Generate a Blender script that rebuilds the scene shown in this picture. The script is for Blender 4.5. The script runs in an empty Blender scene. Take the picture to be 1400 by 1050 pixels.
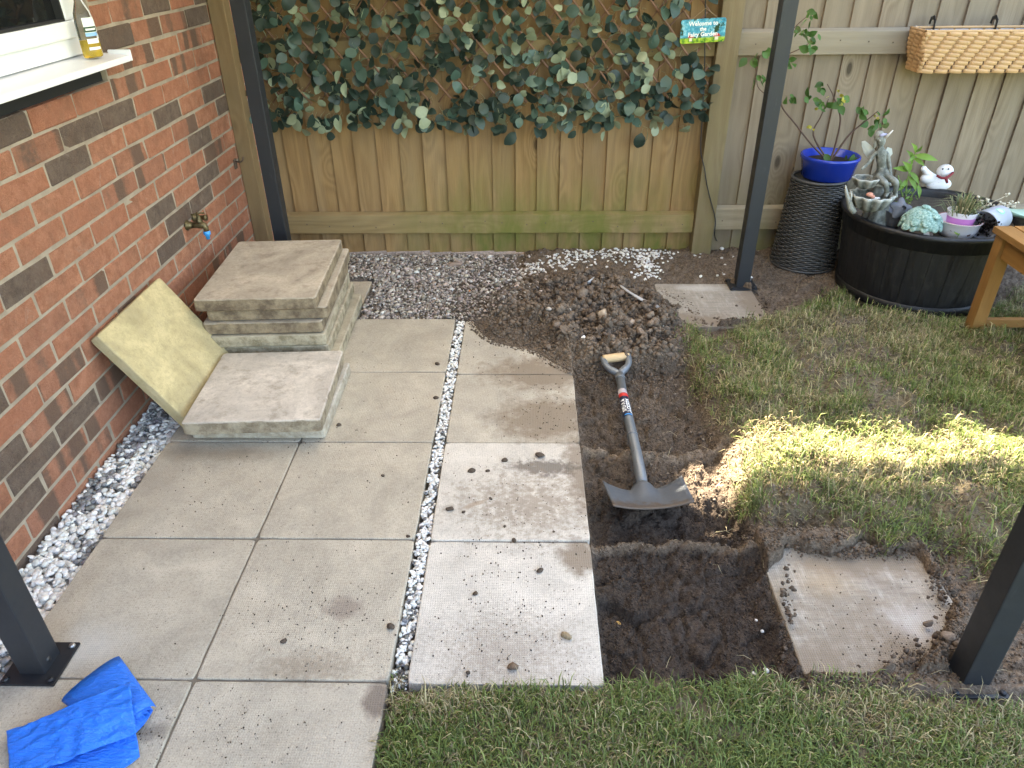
import bpy, bmesh, math, random
import numpy as np
from mathutils import Vector, Matrix, Euler, Quaternion

# ---------------------------------------------------------------- camera, world, sun, exposure
S = bpy.context.scene
C = S.collection
CAM = dict(f=1005.158, pitch=0.554015, yaw=0.0245563, roll=-0.0106841, pos=(1.21451, -1.526567, 1.460534))
def cam_axes():
    pt, yw, ro = CAM['pitch'], CAM['yaw'], CAM['roll']
    d = np.array([-math.sin(yw)*math.cos(pt), math.cos(yw)*math.cos(pt), -math.sin(pt)])
    r = np.array([math.cos(yw), math.sin(yw), 0.0]); u = np.cross(r, d)
    return d, r*math.cos(ro)+u*math.sin(ro), -r*math.sin(ro)+u*math.cos(ro)
_d, _r, _u = cam_axes(); _c = np.array(CAM['pos'])
def ray(px, py): return _d*CAM['f'] + _r*(px-700) - _u*(py-525)
def G(px, py, z=0.0):                       # photo pixel -> point on the level z
    v = ray(px, py); return Vector(_c + v*((z-_c[2])/v[2]))
def PL(px, py, axis, val):                  # photo pixel -> point on an upright plane
    v = ray(px, py); return Vector(_c + v*((val-_c[axis])/v[axis]))
cam = bpy.data.cameras.new('camera'); camo = bpy.data.objects.new('camera', cam); C.objects.link(camo)
cam.sensor_fit = 'HORIZONTAL'; cam.sensor_width = 36.0; cam.lens = CAM['f']/1400*36.0
cam.clip_start = 0.05; cam.clip_end = 500
camo.matrix_world = Matrix(((_r[0], _u[0], -_d[0], _c[0]), (_r[1], _u[1], -_d[1], _c[1]), (_r[2], _u[2], -_d[2], _c[2]), (0, 0, 0, 1)))
S.camera = camo

SUN_EL, SUN_AZ = math.radians(43.5), math.radians(25.2)   # behind the fence, towards the house
W = bpy.data.worlds.new('World'); S.world = W; W.use_nodes = True
wn = W.node_tree; bg = wn.nodes['Background']
sky = wn.nodes.new('ShaderNodeTexSky'); sky.sky_type = 'NISHITA'; sky.sun_disc = False
sky.sun_elevation = SUN_EL; sky.sun_rotation = -SUN_AZ
sky.air_density = 1.0; sky.dust_density = 2.5; sky.ozone_density = 1.0
wn.links.new(sky.outputs[0], bg.inputs[0]); bg.inputs[1].default_value = 0.11
sl = bpy.data.lights.new('sun', 'SUN'); sl.energy = 5.0; sl.angle = math.radians(0.53); sl.color = (1.0, 0.95, 0.86)
so = bpy.data.objects.new('sun', sl); C.objects.link(so)
to_sun = Vector((-math.sin(SUN_AZ)*math.cos(SUN_EL), math.cos(SUN_AZ)*math.cos(SUN_EL), math.sin(SUN_EL)))
so.rotation_euler = to_sun.to_track_quat('Z', 'Y').to_euler(); so.location = to_sun*20
vs = S.view_settings
vs.view_transform = 'Standard'; vs.look = 'None'; vs.gamma = 1.0; vs.use_curve_mapping = False
vs.exposure = 3.8
vs.use_white_balance = True; vs.white_balance_temperature = 7700; vs.white_balance_tint = 9
S.render.engine = 'CYCLES'
S.cycles.use_denoising = True
S.cycles.max_bounces = 8; S.cycles.diffuse_bounces = 4; S.cycles.transparent_max_bounces = 8
S.cycles.sample_clamp_indirect = 4.0

rng = np.random.default_rng(7); random.seed(7)
R_ = math.radians

# ---------------------------------------------------------------- helpers: noise
def _h(ix, iy, seed):
    n = (ix.astype(np.int64)*374761393 + iy.astype(np.int64)*668265263 + seed*1442695041) & 0xFFFFFFFF
    n = ((n ^ (n >> 13))*1274126177) & 0xFFFFFFFF
    return ((n ^ (n >> 16)) & 0xFFFFFF)/float(0xFFFFFF)
def vnoise(x, y, seed=0):
    x = np.asarray(x, float); y = np.asarray(y, float)
    ix = np.floor(x); iy = np.floor(y); fx = x-ix; fy = y-iy
    fx = fx*fx*fx*(fx*(fx*6-15)+10); fy = fy*fy*fy*(fy*(fy*6-15)+10)
    a = _h(ix, iy, seed); b = _h(ix+1, iy, seed); c = _h(ix, iy+1, seed); d = _h(ix+1, iy+1, seed)
    return (a+(b-a)*fx)+((c+(d-c)*fx)-(a+(b-a)*fx))*fy
def fbm(x, y, seed=0, o=4):
    s = 0; a = 0.5; t = 0
    for k in range(o):
        s = s+a*vnoise(np.asarray(x)*2**k+17.3*k, np.asarray(y)*2**k-9.1*k, seed+k*11); t += a; a *= 0.5
    return s/t
def clods(x, y, size, seed, fill=0.8):      # rounded lumps, 0..1
    u = x/size; v = y/size; ix = np.floor(u); iy = np.floor(v); best = np.zeros_like(u)
    for dx in (-1, 0, 1):
        for dy in (-1, 0, 1):
            jx, jy = ix+dx, iy+dy
            px = jx+_h(jx, jy, seed); py = jy+_h(jx, jy, seed+5)
            rr = (0.3+0.5*_h(jx, jy, seed+9))*np.where(_h(jx, jy, seed+13) < fill, 1, 0.01)
            q = 1-((u-px)**2+(v-py)**2)/(rr*rr)
            best = np.maximum(best, np.sqrt(np.clip(q, 0, 1))*rr/0.8)
    return best
def vcell(x, y, size, seed):
    u = x/size; v = y/size; ix = np.floor(u); iy = np.floor(v); d1 = np.full(u.shape, 9.0); d2 = d1.copy(); val = np.zeros_like(u)
    for dx in (-1, 0, 1):
        for dy in (-1, 0, 1):
            jx, jy = ix+dx, iy+dy; ox = u-(jx+_h(jx, jy, seed)); oy = v-(jy+_h(jx, jy, seed+5)); q = np.hypot(ox, oy)
            hv = _h(jx, jy, seed+9)+0.6*((_h(jx, jy, seed+17)-0.5)*ox+(_h(jx, jy, seed+23)-0.5)*oy)
            n1 = q < d1; d2 = np.where(n1, d1, np.minimum(d2, q)); val = np.where(n1, hv, val); d1 = np.where(n1, q, d1)
    return val, d2-d1
def inpoly(x, y, poly):
    r = np.zeros(np.shape(x), bool); n = len(poly)
    for i in range(n):
        x0, y0 = poly[i]; x1, y1 = poly[(i+1) % n]
        c = ((y0 > y) != (y1 > y)); t = (x1-x0)*(y-y0)/((y1-y0) if y1 != y0 else 1e-12)+x0
        r ^= c & (x < t)
    return r
def sstep(a, b, x): t = np.clip((x-a)/(b-a), 0, 1); return t*t*(3-2*t)
def pxpoly(pts, z=0.0): return [tuple(G(px, py, z)[:2]) for px, py in pts]

# ---------------------------------------------------------------- helpers: meshes and objects
def mesh_np(name, V, F, mats=(), smooth=False, attr=None, attrname='col'):
    V = np.asarray(V, np.float32).reshape(-1, 3); F = np.asarray(F, np.int32); k = F.shape[1]
    me = bpy.data.meshes.new(name); me.vertices.add(len(V)); me.vertices.foreach_set('co', V.ravel())
    me.loops.add(F.size); me.loops.foreach_set('vertex_index', F.ravel())
    me.polygons.add(len(F)); me.polygons.foreach_set('loop_start', np.arange(0, F.size, k, dtype=np.int32))
    me.polygons.foreach_set('loop_total', np.full(len(F), k, np.int32))
    if smooth: me.polygons.foreach_set('use_smooth', np.ones(len(F), bool))
    me.update(calc_edges=True)
    if attr is not None:
        a = me.attributes.new(attrname, 'FLOAT_COLOR', 'POINT')
        A = np.ones((len(V), 4), np.float32); A[:, :3] = attr; a.data.foreach_set('color', A.ravel())
    for m in mats: me.materials.append(m)
    return me
def link(name, me, parent=None, loc=None, rot=None, mat=None):
    o = bpy.data.objects.new(name, me); C.objects.link(o)
    if parent is not None: o.parent = parent
    if loc is not None: o.location = loc
    if rot is not None: o.rotation_euler = rot
    return o
def tag(o, label=None, cat=None, group=None, kind=None):
    if label: o['label'] = label
    if cat: o['category'] = cat
    if group: o['group'] = group
    if kind: o['kind'] = kind
    return o
def thing(name, label, cat, loc=(0, 0, 0), rot=None, group=None):
    o = bpy.data.objects.new(name, None); C.objects.link(o); o.empty_display_size = 0.05
    o.location = loc
    if rot is not None: o.rotation_euler = rot
    return tag(o, label, cat, group)

class MB:
    def __init__(s): s.v = []; s.f = []; s.sm = []
    def add(s, vs_, fs, smooth=False):
        b = len(s.v); s.v += [tuple(v) for v in vs_]; s.f += [tuple(i+b for i in f) for f in fs]; s.sm += [smooth]*len(fs); return s
    def box(s, c, d, rot=None, taper=(1, 1)):
        x, y, z = d[0]/2, d[1]/2, d[2]/2; tx, ty = taper
        P = [(-x, -y, -z), (x, -y, -z), (x, y, -z), (-x, y, -z), (-x*tx, -y*ty, z), (x*tx, -y*ty, z), (x*tx, y*ty, z), (-x*tx, y*ty, z)]
        M = rot.to_matrix() if rot is not None and not isinstance(rot, Matrix) else rot
        c = Vector(c); P = [(M @ Vector(p) if M else Vector(p))+c for p in P]
        return s.add(P, [(0, 3, 2, 1), (4, 5, 6, 7), (0, 1, 5, 4), (1, 2, 6, 5), (2, 3, 7, 6), (3, 0, 4, 7)])
    def tube(s, pts, rad, n=8, cap=True, smooth=True, flat=1.0):
        pts = [Vector(p) for p in pts]; m = len(pts)
        if not hasattr(rad, '__len__'): rad = [rad]*m
        vs_ = []; up = None
        for i, p in enumerate(pts):
            t = (pts[min(i+1, m-1)]-pts[max(i-1, 0)]).normalized()
            if up is None: up = Vector((0, 0, 1)) if abs(t.z) < 0.9 else Vector((1, 0, 0))
            a = t.cross(up).normalized(); b = a.cross(t).normalized(); up = b
            for k in range(n):
                th = 2*math.pi*k/n; vs_.append(p+a*math.cos(th)*rad[i]+b*math.sin(th)*rad[i]*flat)
        fs = [(i*n+k, i*n+(k+1) % n, (i+1)*n+(k+1) % n, (i+1)*n+k) for i in range(m-1) for k in range(n)]
        s.add(vs_, fs, smooth)
        if cap: s.add(vs_[:n], [tuple(range(n-1, -1, -1))]); s.add(vs_[-n:], [tuple(range(n))])
        return s
    def lathe(s, prof, n=32, c=(0, 0, 0), smooth=True, wob=None, close=False):
        c = Vector(c); vs_ = []
        for j, (r, z) in enumerate(prof):
            for k in range(n):
                th = 2*math.pi*k/n; rr = r*(wob(th, j) if wob else 1)
                vs_.append(c+Vector((rr*math.cos(th), rr*math.sin(th), z)))
        m = len(prof)
        fs = [(j*n+k, j*n+(k+1) % n, (j+1)*n+(k+1) % n, (j+1)*n+k) for j in range(m-1) for k in range(n)]
        s.add(vs_, fs, smooth)
        if close:
            s.add(vs_[:n], [tuple(range(n-1, -1, -1))]); s.add(vs_[-n:], [tuple(range(n))])
        return s
    def sphere(s, c, r, n=12, m=8, sc=(1, 1, 1), rot=None):
        c = Vector(c); vs_ = []; M = rot.to_matrix() if rot is not None else None
        for j in range(m+1):
            ph = math.pi*j/m
            for k in range(n):
                th = 2*math.pi*k/n
                p = Vector((r*sc[0]*math.sin(ph)*math.cos(th), r*sc[1]*math.sin(ph)*math.sin(th), -r*sc[2]*math.cos(ph)))
                vs_.append((M @ p if M else p)+c)
        fs = [(j*n+k, j*n+(k+1) % n, (j+1)*n+(k+1) % n, (j+1)*n+k) for j in range(m) for k in range(n)]
        return s.add(vs_, fs, True)
    def mesh(s, name, mat=None, bevel=0, merge=True):
        me = bpy.data.meshes.new(name); me.from_pydata(s.v, [], s.f); me.polygons.foreach_set('use_smooth', s.sm); me.update()
        bm = bmesh.new(); bm.from_mesh(me)
        if merge: bmesh.ops.remove_doubles(bm, verts=bm.verts, dist=1e-6)
        bmesh.ops.recalc_face_normals(bm, faces=bm.faces)
        if bevel:
            es = [e for e in bm.edges if len(e.link_faces) == 2 and e.calc_face_angle(0) > 0.6]
            bmesh.ops.bevel(bm, geom=es, offset=bevel, segments=2, affect='EDGES', profile=0.6)
        bm.to_mesh(me); bm.free()
        if mat: me.materials.append(mat)
        return me
    def build(s, name, mat, parent=None, bevel=0, loc=None, rot=None, merge=True):
        return link(name, s.mesh(name, mat, bevel, merge), parent, loc, rot)

def ico(sub):
    bm = bmesh.new(); bmesh.ops.create_icosphere(bm, subdivisions=sub, radius=1)
    V = np.array([v.co[:] for v in bm.verts]); F = np.array([[v.index for v in f.verts] for f in bm.faces]); bm.free(); return V, F
ICO = {1: ico(1), 2: ico(2), 3: ico(3)}
def rock(seed, sub=2, angular=0.25, squash=(1, 0.85, 0.65), lumps=0.0):
    V, F = ICO[sub]; g = np.random.default_rng(seed); V = V.copy()
    for _ in range(7):                                     # flats, as if chipped by planes
        n = g.normal(size=3); n /= np.linalg.norm(n); lim = 1-angular*g.uniform(0.3, 1.2)
        d = V@n; V -= np.outer(np.clip(d-lim, 0, None), n)*0.9
    if lumps:
        for _ in range(10):
            n = g.normal(size=3); n /= np.linalg.norm(n); V *= np.clip(1+lumps*g.uniform(-1, 0.6)*np.clip(V@n, 0, 1.1)**3, 0.6, 1.25)[:, None]
    V *= 1+g.normal(size=(len(V), 1))*0.02
    return V*np.array(squash), F
ROCKS = [rock(i, 2, 0.3, (1, 0.8, 0.6)) for i in range(10)]
CHIPS = [rock(40+i, 1, 0.4, (1, 0.75, 0.55)) for i in range(10)]
CRUMB = [rock(80+i, 1, 0.62, (1, 0.8+0.02*i, 0.6+0.03*i), 0.45) for i in range(10)]
def rand_rot(g):
    q = g.normal(size=4); q /= np.linalg.norm(q); w, x, y, z = q
    return np.array([[1-2*(y*y+z*z), 2*(x*y-z*w), 2*(x*z+y*w)], [2*(x*y+z*w), 1-2*(x*x+z*z), 2*(y*z-x*w)], [2*(x*z-y*w), 2*(y*z+x*w), 1-2*(x*x+y*y)]])
def scatter(P, size, cols, protos, flat=True, seed=0):      # many little solids joined in one mesh
    g = np.random.default_rng(seed); VV = []; FF = []; CC = []; b = 0
    for i in range(len(P)):
        V, F = protos[g.integers(len(protos))]
        if flat:
            a = g.uniform(0, 6.283); t = g.normal(0, 0.25, 2)
            M = np.array([[math.cos(a), -math.sin(a), t[0]], [math.sin(a), math.cos(a), t[1]], [-t[0], -t[1], 1]])
        else: M = rand_rot(g)
        VV.append((V*size[i])@M.T+P[i]); FF.append(F+b); b += len(V); CC.append(np.repeat(cols[i][None], len(V), 0))
    return np.concatenate(VV), np.concatenate(FF), np.concatenate(CC)

# ---------------------------------------------------------------- helpers: materials
class NT:
    def __init__(s, name):
        s.m = bpy.data.materials.new(name); s.m.use_nodes = True; s.t = s.m.node_tree
        s.b = s.t.nodes['Principled BSDF']; s.out = s.t.nodes['Material Output']
    def n(s, ty, ins=None, **kw):
        nd = s.t.nodes.new('ShaderNode'+ty)
        for k, v in kw.items(): setattr(nd, k, v)
        for k, v in (ins or {}).items(): s.put(nd.inputs[k], v)
        return nd
    def put(s, sock, v):
        if isinstance(v, bpy.types.NodeSocket): s.t.links.new(v, sock)
        elif isinstance(v, bpy.types.Node): s.t.links.new(v.outputs[0], sock)
        else:
            if sock.type == 'RGBA' and len(v) == 3: v = (*v, 1)
            sock.default_value = v
    def noise(s, vec=None, scale=5, detail=4, rough=0.55, dist=0):
        i = {'Scale': scale, 'Detail': detail, 'Roughness': rough, 'Distortion': dist}
        if vec is not None: i['Vector'] = vec
        return s.n('TexNoise', i).outputs['Fac']
    def ramp(s, fac, stops, interp='LINEAR'):
        r = s.n('ValToRGB', {'Fac': fac}); e = r.color_ramp; e.interpolation = interp
        while len(e.elements) < len(stops): e.elements.new(0.5)
        for el, (p, c) in zip(e.elements, stops):
            el.position = p; el.color = (*c, 1) if hasattr(c, '__len__') else (c, c, c, 1)
        return r.outputs[0]
    def mix(s, fac, a, b, blend='MIX'):
        m = s.n('Mix', data_type='RGBA', blend_type=blend); s.put(m.inputs[0], fac); s.put(m.inputs[6], a); s.put(m.inputs[7], b); return m.outputs[2]
    def math(s, op, a, b=0.0, clamp=False):
        m = s.n('Math', operation=op, use_clamp=clamp); s.put(m.inputs[0], a); s.put(m.inputs[1], b); return m.outputs[0]
    def maprange(s, v, a, b, c=0.0, d=1.0):
        m = s.n('MapRange', {'Value': v, 'From Min': a, 'From Max': b, 'To Min': c, 'To Max': d}); return m.outputs[0]
    def objco(s): return s.n('TexCoord').outputs['Object']
    def pos(s): return s.n('NewGeometry').outputs['Position']
    def mapping(s, vec, scale=(1, 1, 1), loc=(0, 0, 0)):
        return s.n('Mapping', {'Vector': vec, 'Scale': scale, 'Location': loc}).outputs[0]
    def rnd(s): return s.n('ObjectInfo').outputs['Random']
    def jitter(s, vec, amt=50.0):                          # shift a texture by the object's own random number
        c = s.n('CombineXYZ'); r = s.rnd()
        for k in range(3): s.t.links.new(s.math('MULTIPLY', r, amt*(1+0.37*k)), c.inputs[k])
        a = s.n('VectorMath', operation='ADD'); s.put(a.inputs[0], vec); s.put(a.inputs[1], c.outputs[0]); return a.outputs[0]
    def bump(s, h, strength=0.4, dist=0.004, normal=None):
        b = s.n('Bump', {'Height': h, 'Strength': strength, 'Distance': dist})
        if normal is not None: s.put(b.inputs['Normal'], normal)
        return b.outputs[0]
    def fin(s, col=None, rough=None, normal=None, spec=None, metal=None, **kw):
        if col is not None: s.put(s.b.inputs['Base Color'], col)
        if rough is not None: s.put(s.b.inputs['Roughness'], rough)
        if normal is not None: s.put(s.b.inputs['Normal'], normal)
        if spec is not None: s.put(s.b.inputs['Specular IOR Level'], spec)
        if metal is not None: s.put(s.b.inputs['Metallic'], metal)
        for k, v in kw.items(): s.put(s.b.inputs[k.replace('_', ' ')], v)
        return s.m
    def blob(s, pos, c, rx, ry, soft=0.5, nz=0.5, nscale=22, rz=0):   # ragged patch round a point of the ground
        a = s.n('VectorMath', operation='SUBTRACT'); s.put(a.inputs[0], pos); s.put(a.inputs[1], (c[0], c[1], 0))
        v = a.outputs[0]
        if rz: v = s.n('VectorRotate', {'Vector': v, 'Angle': rz}, rotation_type='Z_AXIS').outputs[0]
        m = s.n('VectorMath', operation='MULTIPLY'); s.put(m.inputs[0], v); s.put(m.inputs[1], (1/rx, 1/ry, 0))
        d = s.n('VectorMath', operation='LENGTH'); s.put(d.inputs[0], m.outputs[0])
        q = s.math('ADD', d.outputs['Value'], s.math('MULTIPLY', s.math('SUBTRACT', s.noise(pos, nscale, 6, 0.7), 0.5), nz*2.2))
        return s.maprange(q, 1.0, 1.0-soft, 0, 1)

def simple(name, col, rough=0.6, var=0.12, bump=0.15, bscale=60, metal=0, spec=0.5, dist=0.002):
    t = NT(name); co = t.jitter(t.objco(), 9)
    nz = t.noise(co, bscale*0.3, 5, 0.6)
    c = t.mix(nz, [x*(1-var) for x in col], [min(1, x*(1+var)) for x in col])
    return t.fin(c, rough, t.bump(t.noise(co, bscale, 4), bump, dist), spec, metal)

def mat_slab(name, base, warm=0.5, dirt=(), wear=1.0, dimple=0.35, streak=0.0):
    t = NT(name); co = t.jitter(t.objco(), 7); p = t.pos()
    big = t.noise(co, 4.0, 6, 0.65, 0.8); mid = t.noise(co, 13, 8, 0.75); fine = t.noise(co, 140, 4, 0.7)
    d = [x*0.70 for x in base]; l = [min(1, x*1.2) for x in base]
    c = t.mix(t.maprange(big, 0.32, 0.68), d, l)
    c = t.mix(t.math('MULTIPLY', t.maprange(t.noise(co, 5.5, 6, 0.7, 1.2), 0.5, 0.72), 0.45*warm), c, (0.33, 0.25, 0.165))
    c = t.mix(t.math('MULTIPLY', t.maprange(mid, 0.46, 0.7), 0.5), c, [x*0.60 for x in base])
    c = t.mix(t.math('MULTIPLY', t.maprange(fine, 0.4, 0.68), 0.5), c, l)
    c = t.mix(t.math('MULTIPLY', t.maprange(t.noise(co, 230, 3, 0.6), 0.52, 0.66), 0.55), c, [x*0.5 for x in base])
    if streak:
        c = t.mix(t.math('MULTIPLY', t.maprange(t.noise(t.mapping(co, (14, 110, 1)), 1.0, 4, 0.6), 0.42, 0.62), streak), c, [x*0.62 for x in base])
        c = t.mix(t.math('MULTIPLY', t.maprange(t.noise(t.mapping(co, (90, 12, 1)), 1.0, 4, 0.6), 0.5, 0.68), streak*0.6), c, (0.56, 0.52, 0.46))
    sp = t.n('TexVoronoi', {'Vector': co, 'Scale': 85.0}, feature='F1').outputs['Distance']
    c = t.mix(t.math('MULTIPLY', t.maprange(sp, 0.16, 0.05), t.maprange(t.noise(co, 9, 4), 0.48, 0.62)), c, (0.075, 0.055, 0.042))
    for b in dirt: c = t.mix(t.math('MULTIPLY', t.blob(p, *b[0:3], **b[3]), b[4]), c, b[5])
    # the fine cloth imprint of wet-cast slabs
    wv = t.n('TexWave', {'Vector': co, 'Scale': 55.0, 'Distortion': 2.5, 'Detail': 2.0, 'Detail Scale': 0.5}, bands_direction='X').outputs['Fac']
    wv2 = t.n('TexWave', {'Vector': co, 'Scale': 55.0, 'Distortion': 2.5, 'Detail': 2.0, 'Detail Scale': 0.5}, bands_direction='Y').outputs['Fac']
    cl = t.math('MULTIPLY', wv, wv2)
    c = t.mix(t.math('MULTIPLY', t.maprange(cl, 0.45, 0.1), 0.2*dimple/0.35), c, d)
    h = t.math('ADD', t.math('MULTIPLY', cl, dimple), t.math('ADD', t.math('MULTIPLY', mid, 0.8), t.math('MULTIPLY', fine, 0.5)))
    return t.fin(c, 0.92, t.bump(h, 0.45, 0.003), 0.25)

def mat_wood(name, light, dark, grey=0.3, greycol=(0.33, 0.3, 0.25), algae=None, ring=9.0, axis='Z', knots=1.0, rough=0.85):
    t = NT(name); co = t.jitter(t.objco(), 13)
    sc = {'Z': (1, 1, 0.13), 'X': (0.13, 1, 1), 'Y': (1, 0.13, 1)}[axis]
    st = t.mapping(co, sc)
    kn = t.n('TexVoronoi', {'Vector': t.mapping(co, [5.5 if s_ == 1 else 19.0*s_ for s_ in sc]), 'Scale': 1.0, 'Randomness': 1.0}, feature='F1').outputs['Distance']
    warp = t.math('ADD', t.math('MULTIPLY', t.noise(st, ring*0.62, 2, 0.5), 1.6), t.math('MULTIPLY', t.math('POWER', t.maprange(kn, 0.42, 0.0), 2.0), 0.9*knots))
    rg = t.math('SINE', t.math('MULTIPLY', warp, 42.0))
    grain = t.noise(t.mapping(co, [220 if s_ == 1 else 9 for s_ in sc]), 1.0, 3, 0.6)
    f = t.math('ADD', t.math('MULTIPLY', t.maprange(rg, -1, 1), 0.30), t.math('MULTIPLY', grain, 0.70))
    c = t.mix(t.maprange(f, 0.2, 0.85), dark, light)
    tone = t.rnd()
    c = t.mix(t.math('MULTIPLY', tone, 0.65), c, [x*0.58 for x in light], 'MIX')
    c = t.mix(t.math('MULTIPLY', t.maprange(t.noise(st, 3.2, 5, 0.65), 0.4, 0.68), grey), c, greycol)
    c = t.mix(t.math('MULTIPLY', t.maprange(grain, 0.62, 0.8), 0.35), c, [x*0.5 for x in dark])
    c = t.mix(t.math('MULTIPLY', t.maprange(kn, 0.105, 0.05), 0.85*knots), c, [x*0.28 for x in dark])
    if algae:
        p = t.pos(); zz = t.n('SeparateXYZ', {'Vector': p}).outputs
        a = t.maprange(zz[2], algae[0], 0.02)
        a = t.math('MULTIPLY', a, t.maprange(t.noise(t.mapping(p, (6, 6, 2.2)), 1.0, 5, 0.65), 0.36, 0.62))
        a = t.math('MULTIPLY', a, t.math('MULTIPLY', t.maprange(zz[0], algae[1], algae[1]+0.5), t.maprange(zz[0], algae[2]+0.5, algae[2])))
        c = t.mix(t.math('MULTIPLY', a, algae[3]), c, (0.125, 0.135, 0.028))
    h = t.math('ADD', t.math('MULTIPLY', f, 0.6), grain)
    return t.fin(c, rough, t.bump(h, 0.5, 0.0015), 0.25)

def mat_attr(name, rough=0.9, bump=0.4, bscale=90, var=0.25, dist=0.003, spec=0.3, mottle=(0.5, 1.25)):
    t = NT(name); a = t.n('Attribute', attribute_name='col').outputs['Color']; p = t.pos()
    nz = t.noise(p, bscale, 5, 0.65)
    k = t.ramp(nz, [(0.3, mottle[0]), (0.7, mottle[1])])
    c = t.mix(var*2 if var < 0.5 else 1.0, a, t.mix(1.0, a, k, 'MULTIPLY'))
    return t.fin(c, rough, t.bump(nz, bump, dist), spec)

def mat_leaf(name, front, back=None, trans=0.3, rough=0.5, attr=False, var=0.3):
    t = NT(name)
    if attr: col = t.n('Attribute', attribute_name='col').outputs['Color']
    else:
        r = t.rnd(); col = t.mix(r, [x*(1-var) for x in front], [x*(1+var) for x in front])
        if back: col = t.mix(t.n('NewGeometry').outputs['Backfacing'], col, back)
        col = t.mix(t.math('MULTIPLY', t.noise(t.objco(), 60, 3), 0.35), col, [x*0.6 for x in front])
    t.fin(col, rough, spec=0.35)
    tr = t.n('BsdfTranslucent', {'Color': col}); mx = t.n('MixShader'); mx.inputs[0].default_value = trans
    t.t.links.new(t.b.outputs[0], mx.inputs[1]); t.t.links.new(tr.outputs[0], mx.inputs[2]); t.t.links.new(mx.outputs[0], t.out.inputs[0])
    return t.m

# ---------------------------------------------------------------- the ground: heights first
PX, PY = 0.45, 0.4608
WALL_X, FENCE_Y = -0.172, 2.185
GS = 0.006
XS = np.arange(-0.34, 3.9, GS); YS = np.arange(-1.3, 2.42, GS)
GX, GY = np.meshgrid(XS, YS)
JX = GX+(fbm(GX*9, GY*9, 3)-0.5)*0.07; JY = GY+(fbm(GX*9, GY*9, 4)-0.5)*0.07     # ragged outlines
def blur(m, s):
    k = int(3*s/GS)+1; w = np.exp(-0.5*(np.arange(-k, k+1)*GS/s)**2); w /= w.sum()
    m = np.apply_along_axis(lambda r: np.convolve(np.pad(r, k, 'edge'), w, 'valid'), 1, m)
    return np.apply_along_axis(lambda r: np.convolve(np.pad(r, k, 'edge'), w, 'valid'), 0, m)
HEAP_POLY = pxpoly([(690, 400), (735, 390), (800, 384), (880, 398), (925, 425), (955, 470), (935, 500), (880, 505), (845, 515), (800, 505), (772, 490), (745, 468), (690, 462), (665, 440), (668, 410)])
TURF_POLY = pxpoly([(1150, 405), (1075, 432), (1000, 462), (955, 478), (940, 500), (962, 535), (985, 570), (1000, 610), (1010, 650), (1016, 690), (1040, 712), (1110, 706), (1150, 728), (1200, 745), (1262, 738), (1320, 765), (1372, 790), (1440, 850), (1560, 965), (2300, 965), (2300, 330), (1400, 400), (1330, 445), (1250, 440), (1170, 425)])
LAWN_POLY = pxpoly([(490, 1300), (505, 1050), (520, 990), (530, 948), (640, 943), (830, 942), (905, 932), (1000, 930), (1050, 926), (1130, 938), (1210, 945), (1290, 962), (1400, 968), (1700, 968), (1900, 1300)])
HOLE = (1.397, 1.852, -0.435, 0.965)
heap = blur(inpoly(JX, JY, HEAP_POLY).astype(float), 0.055)
turf = inpoly(JX, JY, TURF_POLY).astype(float); turfb = blur(turf, 0.03)
lawn = inpoly(JX, JY, LAWN_POLY).astype(float); lawnb = blur(lawn, 0.02)
holef = ((GX > HOLE[0]) & (JX*0.35+GX*0.65 < HOLE[1]) & (GY > HOLE[2]+0.01*np.sin(GX*30)) & (JY < HOLE[3])).astype(float)
hole = blur(holef, 0.010)
slabzone = ((GX > -0.005) & (GX < 0.905) & (GY < 1.385)) | ((GX > -0.005) & (GX < 0.455) & (GY < 1.84)) | ((GX > 0.945) & (GX < 1.394) & (GY > -0.468) & (GY < 1.365))
farslab = (GX > 1.822) & (GX < 2.268) & (GY > 1.30) & (GY < 1.745)
nearslab = (GX > 1.858) & (GX < 2.302) & (GY > -0.42) & (GY < 0.035)
fine = fbm(GX*40, GY*40, 8, 4)-0.5
med = fbm(GX*11, GY*11, 9, 3)-0.5
c1 = clods(GX, GY, 0.055, 21, 0.7); c2 = clods(GX, GY, 0.028, 22, 0.8); c3 = clods(GX, GY, 0.018, 23, 0.9)
soil_rel = 0.008*c1**1.5+0.006*c2**1.4+0.003*c3+0.012*fine+0.008*(fbm(GX*90, GY*90, 7, 2)-0.5)
Z = -0.028+0.020*med+1.3*soil_rel                                       # bare soil everywhere else
back = sstep(1.5, 1.9, GY)*sstep(1.0, 1.3, GX); Z = Z+back*0.028
Z = np.where((GX > 0.1) & (GX < 1.2) & (GY > 1.36), -0.018+0.012*med+0.006*fine, Z)         # under the grey gravel
Z = np.where(GX < 0.0, -0.030+0.008*med, Z)                                                  # under the wall gravel
Z = np.where((GX > 0.895) & (GX < 0.95) & (GY < 1.36), -0.03, Z)
pvh, peh = vcell(GX+(fbm(GX*15, GY*15, 94)-0.5)*0.05, GY+(fbm(GX*15, GY*15, 95)-0.5)*0.05, 0.075, 75)
heapz = heap*(0.030*(pvh-0.35)-0.008*sstep(0.15, 0.0, peh))+heap*(0.010+0.045*heap**1.2*(0.35+1.3*(med+0.5)))+heap*(1.5*soil_rel+0.010*c1**1.5)
Z = Z+heapz+0.012*heap
Z = Z*(1-turfb)+turfb*(0.002+0.034*turfb*(0.1+1.6*(med+0.5))+1.2*soil_rel)
Z = Z*(1-lawnb)+lawnb*(-0.004+0.012*med+0.45*soil_rel)
lip = sstep(-0.50, -0.46, GY)*sstep(-0.40, -0.42, GY)*sstep(1.83, 1.87, GX)*sstep(2.6, 2.45, GX)
Z = np.maximum(Z, lip*(0.0+1.0*soil_rel)-0.04*(1-lip))
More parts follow.
